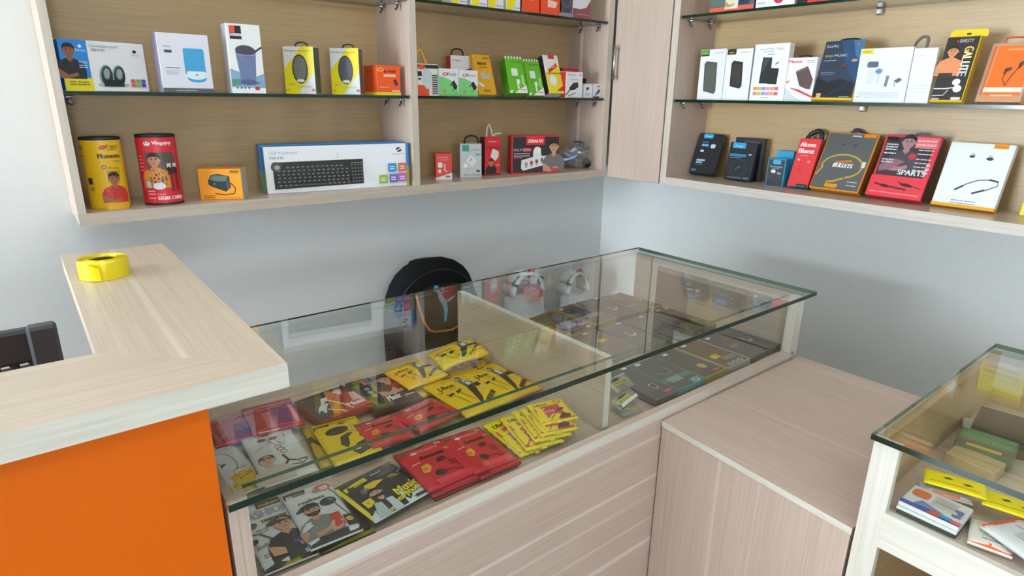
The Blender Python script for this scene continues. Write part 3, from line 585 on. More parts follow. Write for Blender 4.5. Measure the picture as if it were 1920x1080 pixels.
def a(p): p.t('realmax', 0.2, 0.32, 0.07, '#f6d8cc', 0.5, bold=0.005); p.e(0.5, 0.72, 0.2, 0.16, '#33303a')
def b(p): p.p([(0.3, 0.2), (0.7, 0.2), (0.8, 0.35), (0.3, 0.4)], '#f2c9b8'); p.e(0.35, 0.58, 0.15, 0.14, '#2c2c38')
for x0, x1, yb, lab, fn in ((987, 1025, 20, 'orange box with white lettering next to the yellow boxes on the upper shelf', a), (1027, 1067, 25, 'orange box next to the dark grey box on the upper shelf', b)):
    P1, P2 = at(x0, yb, 2, S2), at(x1, yb+4, 2, S2); c = (P1+P2)/2
    carton('earbud_box', lab, 'box', (T((c.x, max(c.y, 1.85), S2+0.0003)), abs(P2.x-P1.x)*1.02, 0.13, 0.06), '#ea4e28', fn, group='orange boxes on the upper shelf')
def a(p): p.e(0.5, 0.42, 0.42, 0.36, '#43434c'); p.ring(0.5, 0.42, 0.34, 0.03, '#77778a'); p.r(0, 0, 1, 0.1, '#8d8d9c')
P1, P2 = at(1069, 28, 2, S2), at(1093, 31, 2, S2); c = (P1+P2)/2
carton('speaker_box', 'dark grey speaker box beside the orange boxes on the upper shelf', 'box', (T((c.x, max(c.y, 1.85), S2+0.0003)), abs(P2.x-P1.x)*1.02, 0.14, 0.06), '#5c5a68', a)
def a(p): p.p([(0, 0), (1, 0), (1, 0.5), (0.75, 0.3), (0.4, 0.24), (0, 0.26)], '#8c4a58'); p.l([(0, 0.26), (0.4, 0.24), (0.75, 0.3), (1, 0.5)], 0.03, '#d8c27a'); p.e(0.4, 0.6, 0.12, 0.08, '#8a8a98'); p.e(0.7, 0.62, 0.1, 0.07, '#9a9aa6'); p.lines(0.2, 0.9, [0.1], 0.02, '#c890a0')
P1, P2 = at(1095, 31, 2, S2), at(1127, 35, 2, S2); c = (P1+P2)/2
carton('speaker_box', 'white box with a maroon foot at the right end of the upper shelf', 'box', (T((c.x, max(c.y, 1.85), S2+0.0003)), abs(P2.x-P1.x)*1.02, 0.14, 0.06), '#dcd6de', a)

# ---- back cabinet floor, left bay
def can(name, label, px, base, art_fn, col, foot):
    """oval tin with black lid and a printed wrapper"""
    (xl, yb), (xr, _), (xt, yt) = px
    P1, P2 = at(xl, yb, 1, 1.905), at(xr, yb, 1, 1.905); c = (P1+P2)/2; W = (P2-P1).length; d = ray(xt, yt); H = (EYE+d*((1.905-EYE.y)/d.y)).z-FL
    rx, ry = W/2, W/2*0.8; M = T((c.x, c.y, FL+0.0003)) @ Matrix.Rotation(R(-14), 4, 'Z')
    E = empty(name, label, 'tin', M); g = G()
    g.lathe([(rx*0.97, 0), (rx, 0.003), (rx, H-0.006)], mat(col, 0.35), 48, sy=ry/rx)
    S = lambda u, v, h: ((rx+h)*sin(u/rx-0.0), -(ry+h)*cos(u/rx), v)
    A_ = Art(g, S, W, H, tol=0.012); art_fn(A_); g.build('printed_wrapper', E)
    g = G(); g.lathe([(0, H-0.002), (rx*0.9, H-0.002), (rx*0.93, H-0.001), (rx*0.985, H+0.001), (rx*1.005, H-0.001), (rx*1.005, H-0.006)], BLACK, 48, sy=ry/rx); g.build('lid', E)
    g = G(); g.lathe([(rx*1.004, 0), (rx*1.008, 0.003), (rx*1.004, 0.006)], mat(foot, 0.4), 48, sy=ry/rx); g.build('base_rim', E)
def a(p):
    p.t('Momento', -0.05, 0.72, 0.065, '#3b3412', 0.6, bold=0.004); p.t('Vingajoy', 0.18, 0.86, 0.05, '#4a3c10', 0.32); p.e(0.1, 0.87, 0.1, 0.03, '#c8502c', 15); p.lines(0.2, 0.45, [0.83], 0.01, '#6b5a14'); p.lines(0.3, 0.5, [0.67], 0.012, '#7c681a')
    p.ring(0.06, 0.6, 0.05, 0.02, '#7c681a'); p.t('Wireless', 0.14, 0.57, 0.03, '#8a741c', 0.3); p.lines(0.1, 0.45, [0.5, 0.53], 0.01, '#8a741c')
    p.person(0.25, 0.08, 0.44, skin='#a4684a', hair='#201a18', shirt='#c8362c'); p.p([(-0.05, 0.0), (0.55, 0.0), (0.6, 0.09), (-0.1, 0.1)], '#e2a81c')
    p.r(-0.4, 0.36, -0.28, 0.45, '#20201e'); p.lines(-0.55, -0.4, [0.84, 0.87, 0.75], 0.014, '#6b5a14'); p.r(-0.36, 0.27, -0.26, 0.33, '#9c8a30')
can('cable_tin', 'yellow oval tin with a man in a red vest printed on it', ((172, 398), (248, 396), (150, 258)), 0, a, '#e0b418', '#c89c14')
def a(p):
    p.e(-0.2, 0.885, 0.09, 0.035, '#e8e8ea'); p.e(-0.2, 0.9, 0.06, 0.018, '#39424e'); p.t('Vingajoy', -0.07, 0.87, 0.05, '#f2d8d8', 0.5, bold=0.004)
    p.p([(-0.28, 0.32), (-0.3, 0.76), (0.42, 0.76), (0.5, 0.68), (0.42, 0.52), (0.22, 0.4), (0.14, 0.28), (0, 0.24), (-0.18, 0.26)], '#5c4f4e'); p.person(-0.08, 0.25, 0.5, skin='#b9815f', hair='#211a18', shirt='#d98a2c'); p.e(-0.03, 0.28, 0.16, 0.05, '#d8d4d8')
    for x in (0.3, 0.46): p.l([(x, 0.5), (x+0.02, 0.2)], 0.09, '#8c1c24'); p.l([(x-0.02, 0.56), (x, 0.44)], 0.13, '#2b2224'); p.r(x-0.08, 0.54, x+0.03, 0.6, '#d9d2c8')
    p.t('STORE CABLES', -0.1, 0.08, 0.05, '#f0cfd0', 0.68, bold=0.005); p.t('FAST', -0.1, 0.145, 0.025, '#f0c0c4', 0.2); p.lines(-0.35, -0.15, [0.1, 0.16, 0.2], 0.014, '#f0b8bc'); p.lines(-0.5, -0.35, [0.5, 0.55, 0.6, 0.65, 0.7], 0.014, '#e08a90'); p.r(-0.34, 0.26, -0.22, 0.35, '#c9b4ae')
can('cable_tin', 'red oval tin printed with two cables and a man in yellow', ((273, 386), (346, 383), (257, 253)), 0, a, '#d42a38', '#2a2022')
def a(p):
    p.p([(0.22, 0.62), (0.3, 0.8), (0.45, 0.84), (0.72, 0.76), (0.72, 0.42), (0.62, 0.26), (0.3, 0.42), (0.22, 0.5)], '#2e3d3e'); p.p([(0.26, 0.66), (0.34, 0.8), (0.68, 0.76), (0.64, 0.6), (0.4, 0.6)], '#5f7d78'); p.e(0.68, 0.48, 0.06, 0.13, '#4a5260'); p.e(0.36, 0.52, 0.03, 0.03, '#b06a28')
    p.l([(0.74, 0.55), (0.84, 0.36), (0.8, 0.2), (0.6, 0.16), (0.35, 0.2)], 0.025, '#5a3614'); p.r(0.74, 0.86, 0.95, 0.95, '#8a6a34'); p.lines(0.08, 0.36, [0.06, 0.12], 0.02, '#7a4c10'); p.lines(0.7, 0.95, [0.05], 0.015, '#b8741c')
carton('speaker_box', 'small orange box printed with a round dark green speaker', 'box', stand((377, 376), (457, 372), (370, 317), FL, 1, 1.905, 1.85, 0.06, 0), '#f09a24', a, r='#b7b2ac', t='#d8801c')
def a(p):
    p.r(0.978, 0.45, 1, 1, '#2d86cc'); p.r(0.978, 0, 1, 0.45, '#9ab424'); p.t('USB Keyboard', 0.03, 0.84, 0.06, '#7cb6d8', 0.18); p.t('ZEB-K20', 0.03, 0.74, 0.05, '#4a4e54', 0.09); p.e(0.925, 0.86, 0.022, 0.055, '#2a2d33'); p.l([(0.905, 0.83), (0.945, 0.89)], 0.008, '#e6e6ea'); p.t('ZEBRONICS', 0.87, 0.75, 0.028, '#a6aab0', 0.11)
    p.p([(0.05, 0.09), (0.655, 0.12), (0.655, 0.68), (0.045, 0.67)], '#2b2d29'); p.e(0.07, 0.57, 0.035, 0.11, '#4a4c48'); p.e(0.075, 0.56, 0.018, 0.05, '#a0a29c')
    for r in range(6):
        for k in range(15 if r else 14):
            if r == 5 and 3 < k < 9: continue
            x = 0.066+k*0.0325+(0.006 if r % 2 else 0); y = 0.53-r*0.075
            if x < 0.13 and r == 0: continue
            p.r(x, y, x+0.025, y+0.05, '#464843'); p.r(x+0.005, y+0.015, x+0.016, y+0.032, '#8d9088')
        for k in range(4): x = 0.565+k*0.022; y = 0.53-r*0.072; p.r(x, y, x+0.017, y+0.048, '#464843'); p.r(x+0.004, y+0.015, x+0.012, y+0.03, '#9a9c94')
    p.r(0.2, 0.16, 0.38, 0.2, '#464843'); p.r(0.56, 0.6, 0.64, 0.62, '#7c7e78'); p.l([(0.47, 0.7), (0.468, 0.78), (0.475, 0.84)], 0.004, '#b9bcc2')
    for x, y, c in ((0.83, 0.36, '#2f95cc'), (0.905, 0.36, '#d2694c'), (0.76, 0.1, '#8fb23a'), (0.836, 0.11, '#6d68b4'), (0.905, 0.12, '#b25fae')):
        p.rr(x, y, x+0.064, y+0.2, c, 0.12); p.lines(x+0.012, x+0.054, [y+0.06, y+0.11], 0.022, '#e6e6ee')
def ends(p): p.r(0, 0, 1, 0.45, '#9ab424')
pose = stand((502, 363), (768, 352), (495, 276), FL, 1, 1.905, 1.85, 0.048, 0)
carton('keyboard_box', 'white keyboard box with blue and green ends at the front of the cabinet floor', 'box', pose, WHT, {'f': a, 'l': ends, 'r': ends}, l='#2d86cc', r='#2d86cc', t='#3f78c0', group='keyboard boxes')
M, W, H, D = pose
carton('keyboard_box', 'second keyboard box behind the front one, only its blue top and end showing', 'box', (M @ T((-0.006, 0.0495, 0)), W*0.99, H*1.02, 0.045), '#2d86cc', {'l': ends, 'r': ends}, l='#2d86cc', r='#2d86cc', t='#3f78c0', group='keyboard boxes')

# ---- back cabinet floor, right bay
def a(p):
    p.p([(0, 0), (1, 0), (1, 0.26), (0, 0.06)], '#e6e2de'); p.t('CHARGER', 0.15, 0.82, 0.06, '#f2b8ac', 0.6); p.lines(0.2, 0.8, [0.74], 0.02, '#f2a898'); p.rr(0.15, 0.46, 0.42, 0.66, '#f0e4e0', 0.2); p.l([(0.55, 0.6), (0.55, 0.35), (0.7, 0.3)], 0.08, '#f2c4ba'); p.e(0.25, 0.32, 0.1, 0.08, '#f0d0c8'); p.r(0.6, 0.08, 0.88, 0.15, '#6a6a6a')
def al(p): p.r(0.6, 0, 0.72, 1, '#ee8f80'); p.r(0, 0, 1, 0.06, '#e6e2de')
carton('charger_box', 'small red charger box beside the divider on the cabinet floor', 'box', stand((817, 336), (848, 336), (814, 288), FL, 1, 1.93, 1.905, 0.06, 0), '#e03020', {'f': a, 'l': al}, l='#c42418')
def a(p):
    p.r(0.1, 0.78, 0.42, 0.97, '#35a192'); p.t('PLUS', 0.14, 0.84, 0.06, '#24685e', 0.22); p.t('CHARGER', 0.5, 0.8, 0.045, '#3c4648', 0.4); p.r(0.72, 0.66, 0.95, 0.71, '#4cb0a4')
    p.p([(0.26, 0.5), (0.5, 0.68), (0.78, 0.5), (0.56, 0.32)], '#e2e2e4'); p.l([(0.44, 0.5), (0.56, 0.56)], 0.05, '#8c9094'); p.e(0.24, 0.36, 0.1, 0.06, '#f2f2f4'); p.e(0.55, 0.5, 0.42, 0.26, '#c9cdd0') if False else None
    p.t('Xtra Charge', 0.15, 0.06, 0.06, '#2c3436', 0.78, shear=0.2); p.r(0.75, 0.16, 0.92, 0.23, '#4a5254'); p.lines(0.25, 0.45, [0.22, 0.26], 0.012, '#868c90')
carton('charger_box', 'grey and white charger box with teal tag and black carry loop', 'box', stand((863, 333), (903, 332), (860, 270), FL, 1, 1.925, 1.895, 0.05, 0), '#c6cacc', a, top_loop(0.052, 0.026, 0.1, 0.5, 0.004), l='#aab0b4')
def a(p):
    p.t('Perspect', 0.25, 0.87, 0.045, '#f4d8d4', 0.5); p.p([(0.36, 0.5), (0.5, 0.72), (0.9, 0.62), (0.86, 0.48), (0.68, 0.38)], '#e4e0e0'); p.r(0, 0.7, 1, 0.76, '#b0202a'); p.person(0.4, 0.03, 0.4, skin='#b08060', hair='#1a1616', shirt='#241c20', arms=False); p.t('12W', 0.72, 0.25, 0.05, '#f4d8d4', 0.22); p.r(0, 0, 1, 0.05, '#8c1018')
def pt(E, W, H, D): loop(E, [(-W*0.25, D*0.5, H-0.004), (-W*0.2, D*0.5, H+0.03), (-W*0.1, D*0.5, H+0.046), (0, D*0.4, H+0.03), (W*0.14, D*0.4, H+0.004), (W*0.3, D*0.35, H+0.012), (W*0.62, D*0.3, H+0.014)], 0.003, '#e2ddd0', 'white_cable')
carton('charger_box', 'narrow red charger box with black left side and white cable on top', 'box', stand((909, 327), (938, 326), (906, 258), FL, 1, 1.93, 1.915, 0.05, 0), '#d8242c', a, pt, l='#1c181a')
def a(p):
    p.p([(0.02, 0.03), (0.99, 0.03), (0.99, 0.97), (0.02, 0.97)], '#2d2829'); p.r(0.3, 0.76, 0.68, 0.99, '#e02430'); p.t('ZEBALEX', 0.33, 0.82, 0.08, '#f6dede', 0.32, bold=0.006); p.t('MULTI', 0.04, 0.6, 0.06, '#d6d2d4', 0.17); p.r(0.23, 0.59, 0.4, 0.67, '#e0606a'); p.lines(0.04, 0.38, [0.52, 0.46], 0.022, '#c4c0c2'); p.lines(0.04, 0.22, [0.41], 0.025, '#e05058')
    p.p([(0.19, 0.14), (0.24, 0.08), (0.68, 0.22), (0.74, 0.3), (0.73, 0.47), (0.62, 0.46), (0.6, 0.6), (0.56, 0.7), (0.48, 0.7), (0.44, 0.6), (0.44, 0.44), (0.2, 0.36)], '#dcd8da'); p.e(0.53, 0.62, 0.075, 0.09, '#e8e4e6')
    for i, c in enumerate(('#9a8e90', '#b8443c', '#6a6064', '#6a6064')): p.r(0.27+i*0.11, 0.2+i*0.035, 0.33+i*0.11, 0.3+i*0.035, c); p.e(0.3+i*0.11, 0.17+i*0.035, 0.02, 0.02, '#8a8084')
    p.person(0.88, 0.03, 0.84, skin='#c28e6c', hair='#1c1614', shirt='#6e6a68'); p.r(0.82, 0.07, 0.97, 0.13, '#d83038')
carton('extension_board_box', 'black and red box printed with a white power strip and a man', 'box', stand((959, 326), (1047, 324), (956, 255), FL, 1, 1.915, 1.858, 0.045, 0), '#d62430', a, l='#c01e2a', ch=0.002)
# clear bag of accessories beside the power strip box
P = at(1085, 322, 1, 1.93); E = empty('accessory_bag', 'clear plastic bag of black and blue cables in the cabinet corner', 'bag', T((P.x, 1.945, FL+0.0004)) @ Matrix.Rotation(R(-10), 4, 'Z'))
rnd = random.Random(3)
g = G(); g.blob((0, 0, 0.052), (0.098, 0.062, 0.052), PLASTIC, 22, 12, lambda q: 1+0.13*sin(7*q.x+5*q.z)+0.08*sin(13*q.y+9*q.x)); g.build('clear_bag', E)
def coil(name, c, r, th, col, ph, n=3):
    pts = [(c[0]+r*cos(ph+t)*(1+0.1*sin(3*t)), c[1]+r*0.55*sin(ph+t), c[2]+0.25*r*sin(ph+t+0.6)+0.003*t) for t in [i*2*pi*n/(20*n) for i in range(20*n)]]
    g = G(); g.tube(pts, th, mat(col, 0.4), 7); g.build(name, E)
coil('cable_coil', (-0.045, -0.01, 0.03), 0.03, 0.006, '#2452b4', 0.3, 2); coil('cable_coil', (-0.05, -0.005, 0.04), 0.036, 0.0055, '#e4e8f0', 1.3, 1); coil('cable_coil', (0.0, 0.005, 0.065), 0.034, 0.004, '#3b4a78', 2.0, 2); coil('cable_coil', (0.04, 0, 0.04), 0.036, 0.006, '#1b1c20', 0.8, 3)
g = G(); g.blob((0.05, -0.018, 0.02), (0.034, 0.024, 0.0195), mat('#17181b', 0.4), 14, 8); g.box(0.05, 0.06, -0.044, -0.042, 0.02, 0.03, '#d8d8d8'); g.box(0.064, 0.072, -0.042, -0.040, 0.018, 0.03, '#c8c8c8'); g.build('black_plug', E)

# ---- right cabinet, glass shelf (feet along x)
def phone(a_, cx, cy, w, h, c, rot=0):
    a_.W, a_.H; p = []
    for x, y in ((-w, -h), (w, -h), (w, h), (-w, h)): p.append((cx+x*cos(R(rot))-y*sin(R(rot))*a_.H/a_.W, cy+x*sin(R(rot))*a_.W/a_.H+y*cos(R(rot))))
    a_.p(p, c)
def a(p): p.r(0.02, 0.88, 0.36, 0.99, '#4d9a2e'); p.r(0.02, 0.87, 0.36, 0.9, '#23381c'); p.t('oraimo', 0.08, 0.92, 0.03, '#d6ecc8', 0.2); p.lines(0.55, 0.95, [0.92], 0.012, '#a8acb0'); p.p([(0.24, 0.18), (0.2, 0.72), (0.28, 0.77), (0.7, 0.74), (0.74, 0.18), (0.68, 0.12)], '#50564f'); p.p([(0.28, 0.2), (0.25, 0.7), (0.66, 0.7), (0.69, 0.17)], '#5b615a')
carton('power_bank_box', 'white power bank box with a green corner tag, first on the shelf', 'box', stand((1306, 184), (1352, 186), (1314, 94), S1, 0, 2.075, 2.065, 0.025), '#e6e6ea', a, group='white power bank boxes')
def a(p): p.r(0.04, 0.9, 0.38, 1.0, '#33302e'); p.r(0.04, 0.885, 0.38, 0.9, '#d8c838'); p.t('oraimo', 0.1, 0.925, 0.03, '#d8d4d0', 0.2); p.lines(0.55, 0.95, [0.92], 0.012, '#a8acb0'); p.p([(0.26, 0.28), (0.24, 0.72), (0.32, 0.78), (0.68, 0.74), (0.72, 0.28), (0.64, 0.23)], '#33302f'); p.p([(0.3, 0.3), (0.29, 0.72), (0.64, 0.7), (0.66, 0.28)], '#403c3b')
carton('power_bank_box', 'white power bank box with a black corner tag', 'box', stand((1353, 186), (1401, 187), (1362, 93), S1, 0, 2.065, 2.06, 0.025), '#e6e6ea', a, group='white power bank boxes')
def a(p):
    p.t('Pro-COMBO CABLE', 0.18, 0.89, 0.035, '#7c8086', 0.66); p.l([(0.28, 0.86), (0.58, 0.86)], 0.02, '#7cb0d4'); p.lines(0.4, 0.62, [0.81], 0.012, '#6a6e74'); p.p([(0.24, 0.31), (0.28, 0.77), (0.55, 0.76), (0.56, 0.31)], '#2c3034'); p.p([(0.48, 0.3), (0.52, 0.58), (0.78, 0.57), (0.76, 0.29)], '#262a2d'); p.p([(0.3, 0.5), (0.32, 0.74), (0.5, 0.74)], '#464c52'); p.l([(0.66, 0.64), (0.75, 0.68)], 0.03, '#5a5e64')
    for j in range(2):
        for i, c in enumerate(('#e08a5c', '#c9b84e', '#8d9ad4', '#d492c0', '#e0a24a', '#c0628c')): p.r(0.1+i*0.125, 0.1+j*0.09, 0.21+i*0.125, 0.16+j*0.09, c)
    p.lines(0.35, 0.6, [0.05], 0.012, '#a0a4a8')
carton('power_bank_box', 'taller white box printed with two black phones above coloured squares', 'box', stand((1404, 187), (1467, 189), (1414, 84), S1, 0, 2.055, 2.05, 0.03), '#e8e8ec', a)
def a(p):
    p.t('Master', 0.04, 0.88, 0.07, '#d85058', 0.48, bold=0.006); p.lines(0.65, 0.95, [0.92, 0.88], 0.015, '#9a9ea4'); p.p([(0.32, 0.68), (0.72, 0.8), (0.95, 0.5), (0.9, 0.28), (0.55, 0.3)], '#5e4a48'); p.p([(0.35, 0.7), (0.7, 0.8), (0.72, 0.76), (0.4, 0.66)], '#7a6664')
    p.p([(0.15, 0.34), (0.5, 0.26), (1, 0.12), (1, 0.22), (0.5, 0.36)], '#eceef0'); p.p([(0.15, 0.32), (0.5, 0.22), (1, 0.08), (1, 0.13), (0.5, 0.28)], '#d44850'); p.p([(0.08, 0.3), (0.3, 0.14), (0.7, 0), (0.2, 0), (0.0, 0.05)], '#c9cfd2'); p.e(0.1, 0.55, 0.08, 0.07, '#fbfbfb'); p.e(0.1, 0.34, 0.09, 0.06, '#fbfbfb'); p.l([(0.05, 0.44), (0.14, 0.46)], 0.06, '#e07a70')
carton('power_bank_box', 'shorter white box with a red swoosh and a brown power bank', 'box', stand((1468, 188), (1521, 189), (1478, 109), S1, 0, 2.06, 2.055, 0.025), '#e6e4e8', a, top_loop(0.04, 0.006, 0.0, 0.5))
def a(p):
    p.p([(0.4, 1), (1, 1), (1, 0.3), (0.72, 0.5), (0.55, 0.75)], '#24466e'); p.p([(0.7, 1), (1, 1), (1, 0.62), (0.84, 0.74)], '#3f6c96'); p.p([(0, 0), (1, 0), (1, 0.28), (0.6, 0.36), (0.3, 0.3), (0, 0.4)], '#1b1f2a'); p.t('boAt', 0.06, 0.89, 0.05, '#b9c4d4', 0.3); p.t('ROCK', 0.08, 0.73, 0.035, '#d8c040', 0.2); p.t('MUSIC', 0.31, 0.735, 0.035, '#c8d4e4', 0.32)
    p.lines(0.08, 0.4, [0.66], 0.015, '#8496ac'); p.lines(0.08, 0.42, [0.43, 0.46], 0.015, '#6f8098'); p.e(0.86, 0.92, 0.04, 0.02, '#c85040'); p.e(0.62, 0.58, 0.09, 0.03, '#5a3c34'); p.e(0.85, 0.66, 0.08, 0.025, '#b08a6a'); p.r(0.1, 0.04, 0.22, 0.11, '#c8a86e'); p.lines(0.7, 0.95, [0.05], 0.015, '#8ea0b4'); p.l([(0.3, 0.06), (0.7, 0.2), (0.95, 0.4)], 0.015, '#3a4a60')
def pt(E, W, H, D): g = G(); g.box(-W/2-0.001, W/2+0.001, -0.0012, D, -0.0002, 0.007, '#d8b020'); g.build('base_strip', E); top_loop(0.06, 0.008, 0.05, 0.5, 0.003)(E, W, H, D)
carton('neckband_box', 'dark navy box with a yellow foot strip and black loop', 'box', stand((1521, 189), (1594, 190), (1549, 82), S1, 0, 2.05, 2.045, 0.03), '#2a3648', a, pt, r='#b89020')
def a(p):
    p.r(0.02, 0.9, 0.26, 0.985, '#dccb1e'); p.t('HiMaxi', 0.05, 0.925, 0.035, '#5c5410', 0.16); p.rr(0.18, 0.65, 0.4, 0.76, '#4a5870', 0.3); p.e(0.43, 0.58, 0.075, 0.055, '#8096c4'); p.e(0.43, 0.58, 0.045, 0.03, '#5c74a8'); p.rr(0.22, 0.36, 0.34, 0.6, '#c9d2e2', 0.2); p.l([(0.44, 0.52), (0.44, 0.36)], 0.02, '#a8b4c8'); p.l([(0.62, 0.5), (0.6, 0.3)], 0.06, '#6a7484'); p.p([(0.74, 0.4), (0.84, 0.46), (0.9, 0.42), (0.82, 0.36)], '#4a566a'); p.l([(0.76, 0.38), (0.78, 0.3)], 0.025, '#9ca6b6'); p.lines(0.1, 0.9, [0.1, 0.14, 0.18], 0.012, '#b4bac2'); p.r(0.06, 0.1, 0.12, 0.12, '#d0a040')
SHINY = mat('#dfe2ea', 0.09)
carton('earphone_box', 'glossy white box with yellow corner tag and small earphone prints', 'box', stand((1598, 190), (1694, 190), (1616, 92), S1, 0, 2.06, 2.055, 0.025), '#dfe2ea', a, f=SHINY, group='glossy white earphone boxes')
def a(p): p.lines(0.15, 0.85, [0.2, 0.26, 0.32], 0.015, '#c0c6ce'); p.r(0.12, 0.85, 0.5, 0.87, '#c6ccd4'); p.l([(0.2, 0.45), (0.8, 0.47)], 0.02, '#c9ced6')
def pt(E, W, H, D): loop(E, [(-W*0.65, D*0.6, H-0.01), (-W*0.6, D*0.6, H+0.012), (-W*0.35, D*0.6, H+0.03), (-W*0.1, D*0.6, H+0.026), (-W*0.12, D*0.6, H-0.004)], 0.004, '#5a5a56')
carton('earphone_box', 'plain glossy white box with grey loop, left of the black and yellow box', 'box', stand((1696, 190), (1739, 191), (1713, 91), S1, 0, 2.06, 2.058, 0.025), '#dfe2ea', a, pt, f=SHINY, group='glossy white earphone boxes')
def a(p):
    p.r(0.02, 0.03, 0.98, 0.985, '#2a2322'); p.t('BARSTY', 0.42, 0.9, 0.05, '#c8c4bc', 0.4); p.e(0.36, 0.92, 0.03, 0.02, '#c02c2c'); p.person(0.3, 0.4, 0.46, skin='#d0885a', hair='#1e1614', shirt='#d98a58', arms=True); p.r(0.05, 0.38, 0.48, 0.44, '#3a2c2a')
    for i, ch in enumerate('GALUTE'): p.t(ch, 0.64, 0.83-i*0.075, 0.26*p.W/p.H, ('#e0b860', '#ecd48a', '#e6d8a8', '#e0dcd0', '#d8d8d8', '#c4c8cc')[i], 0.066*p.H/p.W, rot=-90, bold=0.006)
    p.e(0.68, 0.3, 0.12, 0.05, '#e9e9ec'); p.e(0.76, 0.2, 0.13, 0.055, '#e9e9ec', -20); p.l([(0.7, 0.22), (0.4, 0.2), (0.05, 0.2)], 0.035, '#dcdce0'); p.l([(0.5, 0.18), (0.4, 0.1), (0.05, 0.09)], 0.03, '#c8c8cc'); p.r(0.66, 0.03, 0.94, 0.07, '#d8d4cc'); p.r(0.06, 0.03, 0.3, 0.055, '#b8b4ac')
def pt(E, W, H, D):
    g = G(); g.prism([(-W/2, 0), (W*0.62, 0), (W*0.62, 0.012), (W*0.54, 0.02), (-W*0.42, 0.02), (-W/2, 0.012)], 0, 0.0025, '#e6c614')
    g.v = [(x, D*0.5+z, H+y) for x, y, z in g.v]; g.build('hang_tab', E); g = G(); g.tube([(0, D*0.5-0.0006, H+0.008), (W*0.12, D*0.5-0.0006, H+0.008)], 0.0022, BLACK, 6); g.build('hang_hole', E)
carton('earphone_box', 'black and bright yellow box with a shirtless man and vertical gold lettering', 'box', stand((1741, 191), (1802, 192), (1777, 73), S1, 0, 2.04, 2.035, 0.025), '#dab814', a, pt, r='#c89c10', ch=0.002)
def a(p):
    p.r(0.14, 0.12, 0.98, 0.96, '#e06a14'); p.r(0.02, 0.12, 0.1, 0.96, '#c85c14'); p.lines(0.35, 0.75, [0.88], 0.025, '#e8a06a'); p.r(0.1, 0.17, 0.96, 0.25, '#e4d4c4'); p.lines(0.3, 0.8, [0.1], 0.025, '#f0c8a0'); p.bud(0.5, 0.55, 0.07, 25, '#4a2c1c', [(0.45, 0.4), (0.55, 0.28)]); p.bud(0.76, 0.64, 0.065, 60, '#4a2c1c', [(0.6, 0.4), (0.55, 0.28)]); p.e(0.92, 0.8, 0.06, 0.05, '#f0dcc4')
def pt(E, W, H, D):
    loop(E, [(-W*0.3, D*0.5, H-0.003), (-W*0.28, D*0.5, H+0.018), (-W*0.1, D*0.5, H+0.02), (W*0.3, D*0.5, H+0.016), (W*0.36, D*0.5, H+0.006), (W*0.1, D*0.5, H+0.003), (-W*0.2, D*0.5, H+0.002)], 0.0025, '#d0542c')
    frame_part(None, 0.006, 'clear_sleeve', material=PLASTIC)(E, W, H, D)
carton('earphone_box', 'orange earphone box in a clear sleeve at the right end of the shelf', 'box', stand((1828, 190), (1912, 191), (1863, 88), S1, 0, 2.045, 2.04, 0.025), '#c8885a', a, pt)

# ---- right cabinet, top shelf in view (feet only)
def row(name, label, x0, x1, y0, y1, Hh, col, art, **k):
    P1, P2 = at(x0, y0, 2, S2), at(x1, y1, 2, S2); c = (P1+P2)/2
    return carton(name, label, 'box', (T((max(c.x, 2.0), c.y, S2+0.0003)) @ Matrix.Rotation(-pi/2, 4, 'Z'), abs(P1.y-P2.y)*0.985, Hh, 0.05), col, art, **k)
def a(p): p.r(0, 0, 1, 0.12, '#d85c48'); p.r(0.35, 0.06, 0.65, 0.4, '#e0d4bc'); p.e(0.18, 0.24, 0.12, 0.12, '#6a4038'); p.r(0.66, 0.14, 0.9, 0.5, '#2c3248'); p.r(0, 0.14, 0.32, 0.6, '#5f6e68'); p.person(0.5, 0.1, 0.5, shirt='#dcd2b8')
row('toy_box', 'colourful box with a red base band on the top shelf of the right cabinet', 1313, 1402, 23, 15, 0.13, '#4c5a66', a)
def a(p): p.e(0.6, 0.2, 0.14, 0.14, '#c02848'); p.t('GRAND', 0.04, 0.08, 0.05, '#6a6a72', 0.22); p.e(0.6, 0.55, 0.26, 0.3, '#3c3c44')
row('headset_box', 'white box with a small red dot on the top shelf of the right cabinet', 1406, 1485, 15, 8, 0.14, '#e2dfe4', a)
def a(p): p.r(0, 0, 0.2, 1, '#141416'); p.r(0.2, 0, 1, 1, '#d62a20'); p.t('BASS', 0.3, 0.5, 0.1, '#f4d8d0', 0.5)
row('headset_box', 'black and red box, third along the top shelf of the right cabinet', 1487, 1590, 7, -3, 0.13, '#c82820', a)

# ---- right cabinet floor
def a(p):
    p.rr(0.2, 0.88, 0.62, 0.99, '#2f96cc', 0.3); p.t('Hitage', 0.27, 0.915, 0.035, '#cfeaf6', 0.28); p.r(0.22, 0.76, 0.48, 0.8, '#2a6a92'); p.r(0.22, 0.68, 0.52, 0.73, '#6fb6d8'); p.rr(0.62, 0.64, 0.82, 0.74, '#c8ccd0', 0.3); p.e(0.3, 0.56, 0.08, 0.03, '#c4c8cc'); p.r(0.18, 0.31, 0.55, 0.35, '#b8bcc2'); p.r(0.18, 0.25, 0.46, 0.29, '#6fb6d8'); p.lines(0.18, 0.5, [0.2], 0.02, '#5a6a74'); p.r(0.06, 0.05, 0.28, 0.1, '#2f7aa8')
def pt(E, W, H, D): g = G(); g.box(W/2+0.0005, W/2+0.003, 0.004, D-0.004, 0.008, H-0.008, '#3a3c42'); g.box(W/2+0.003, W/2+0.0036, 0.012, D-0.012, 0.02, H-0.03, '#15161a'); g.build('side_tray', E)
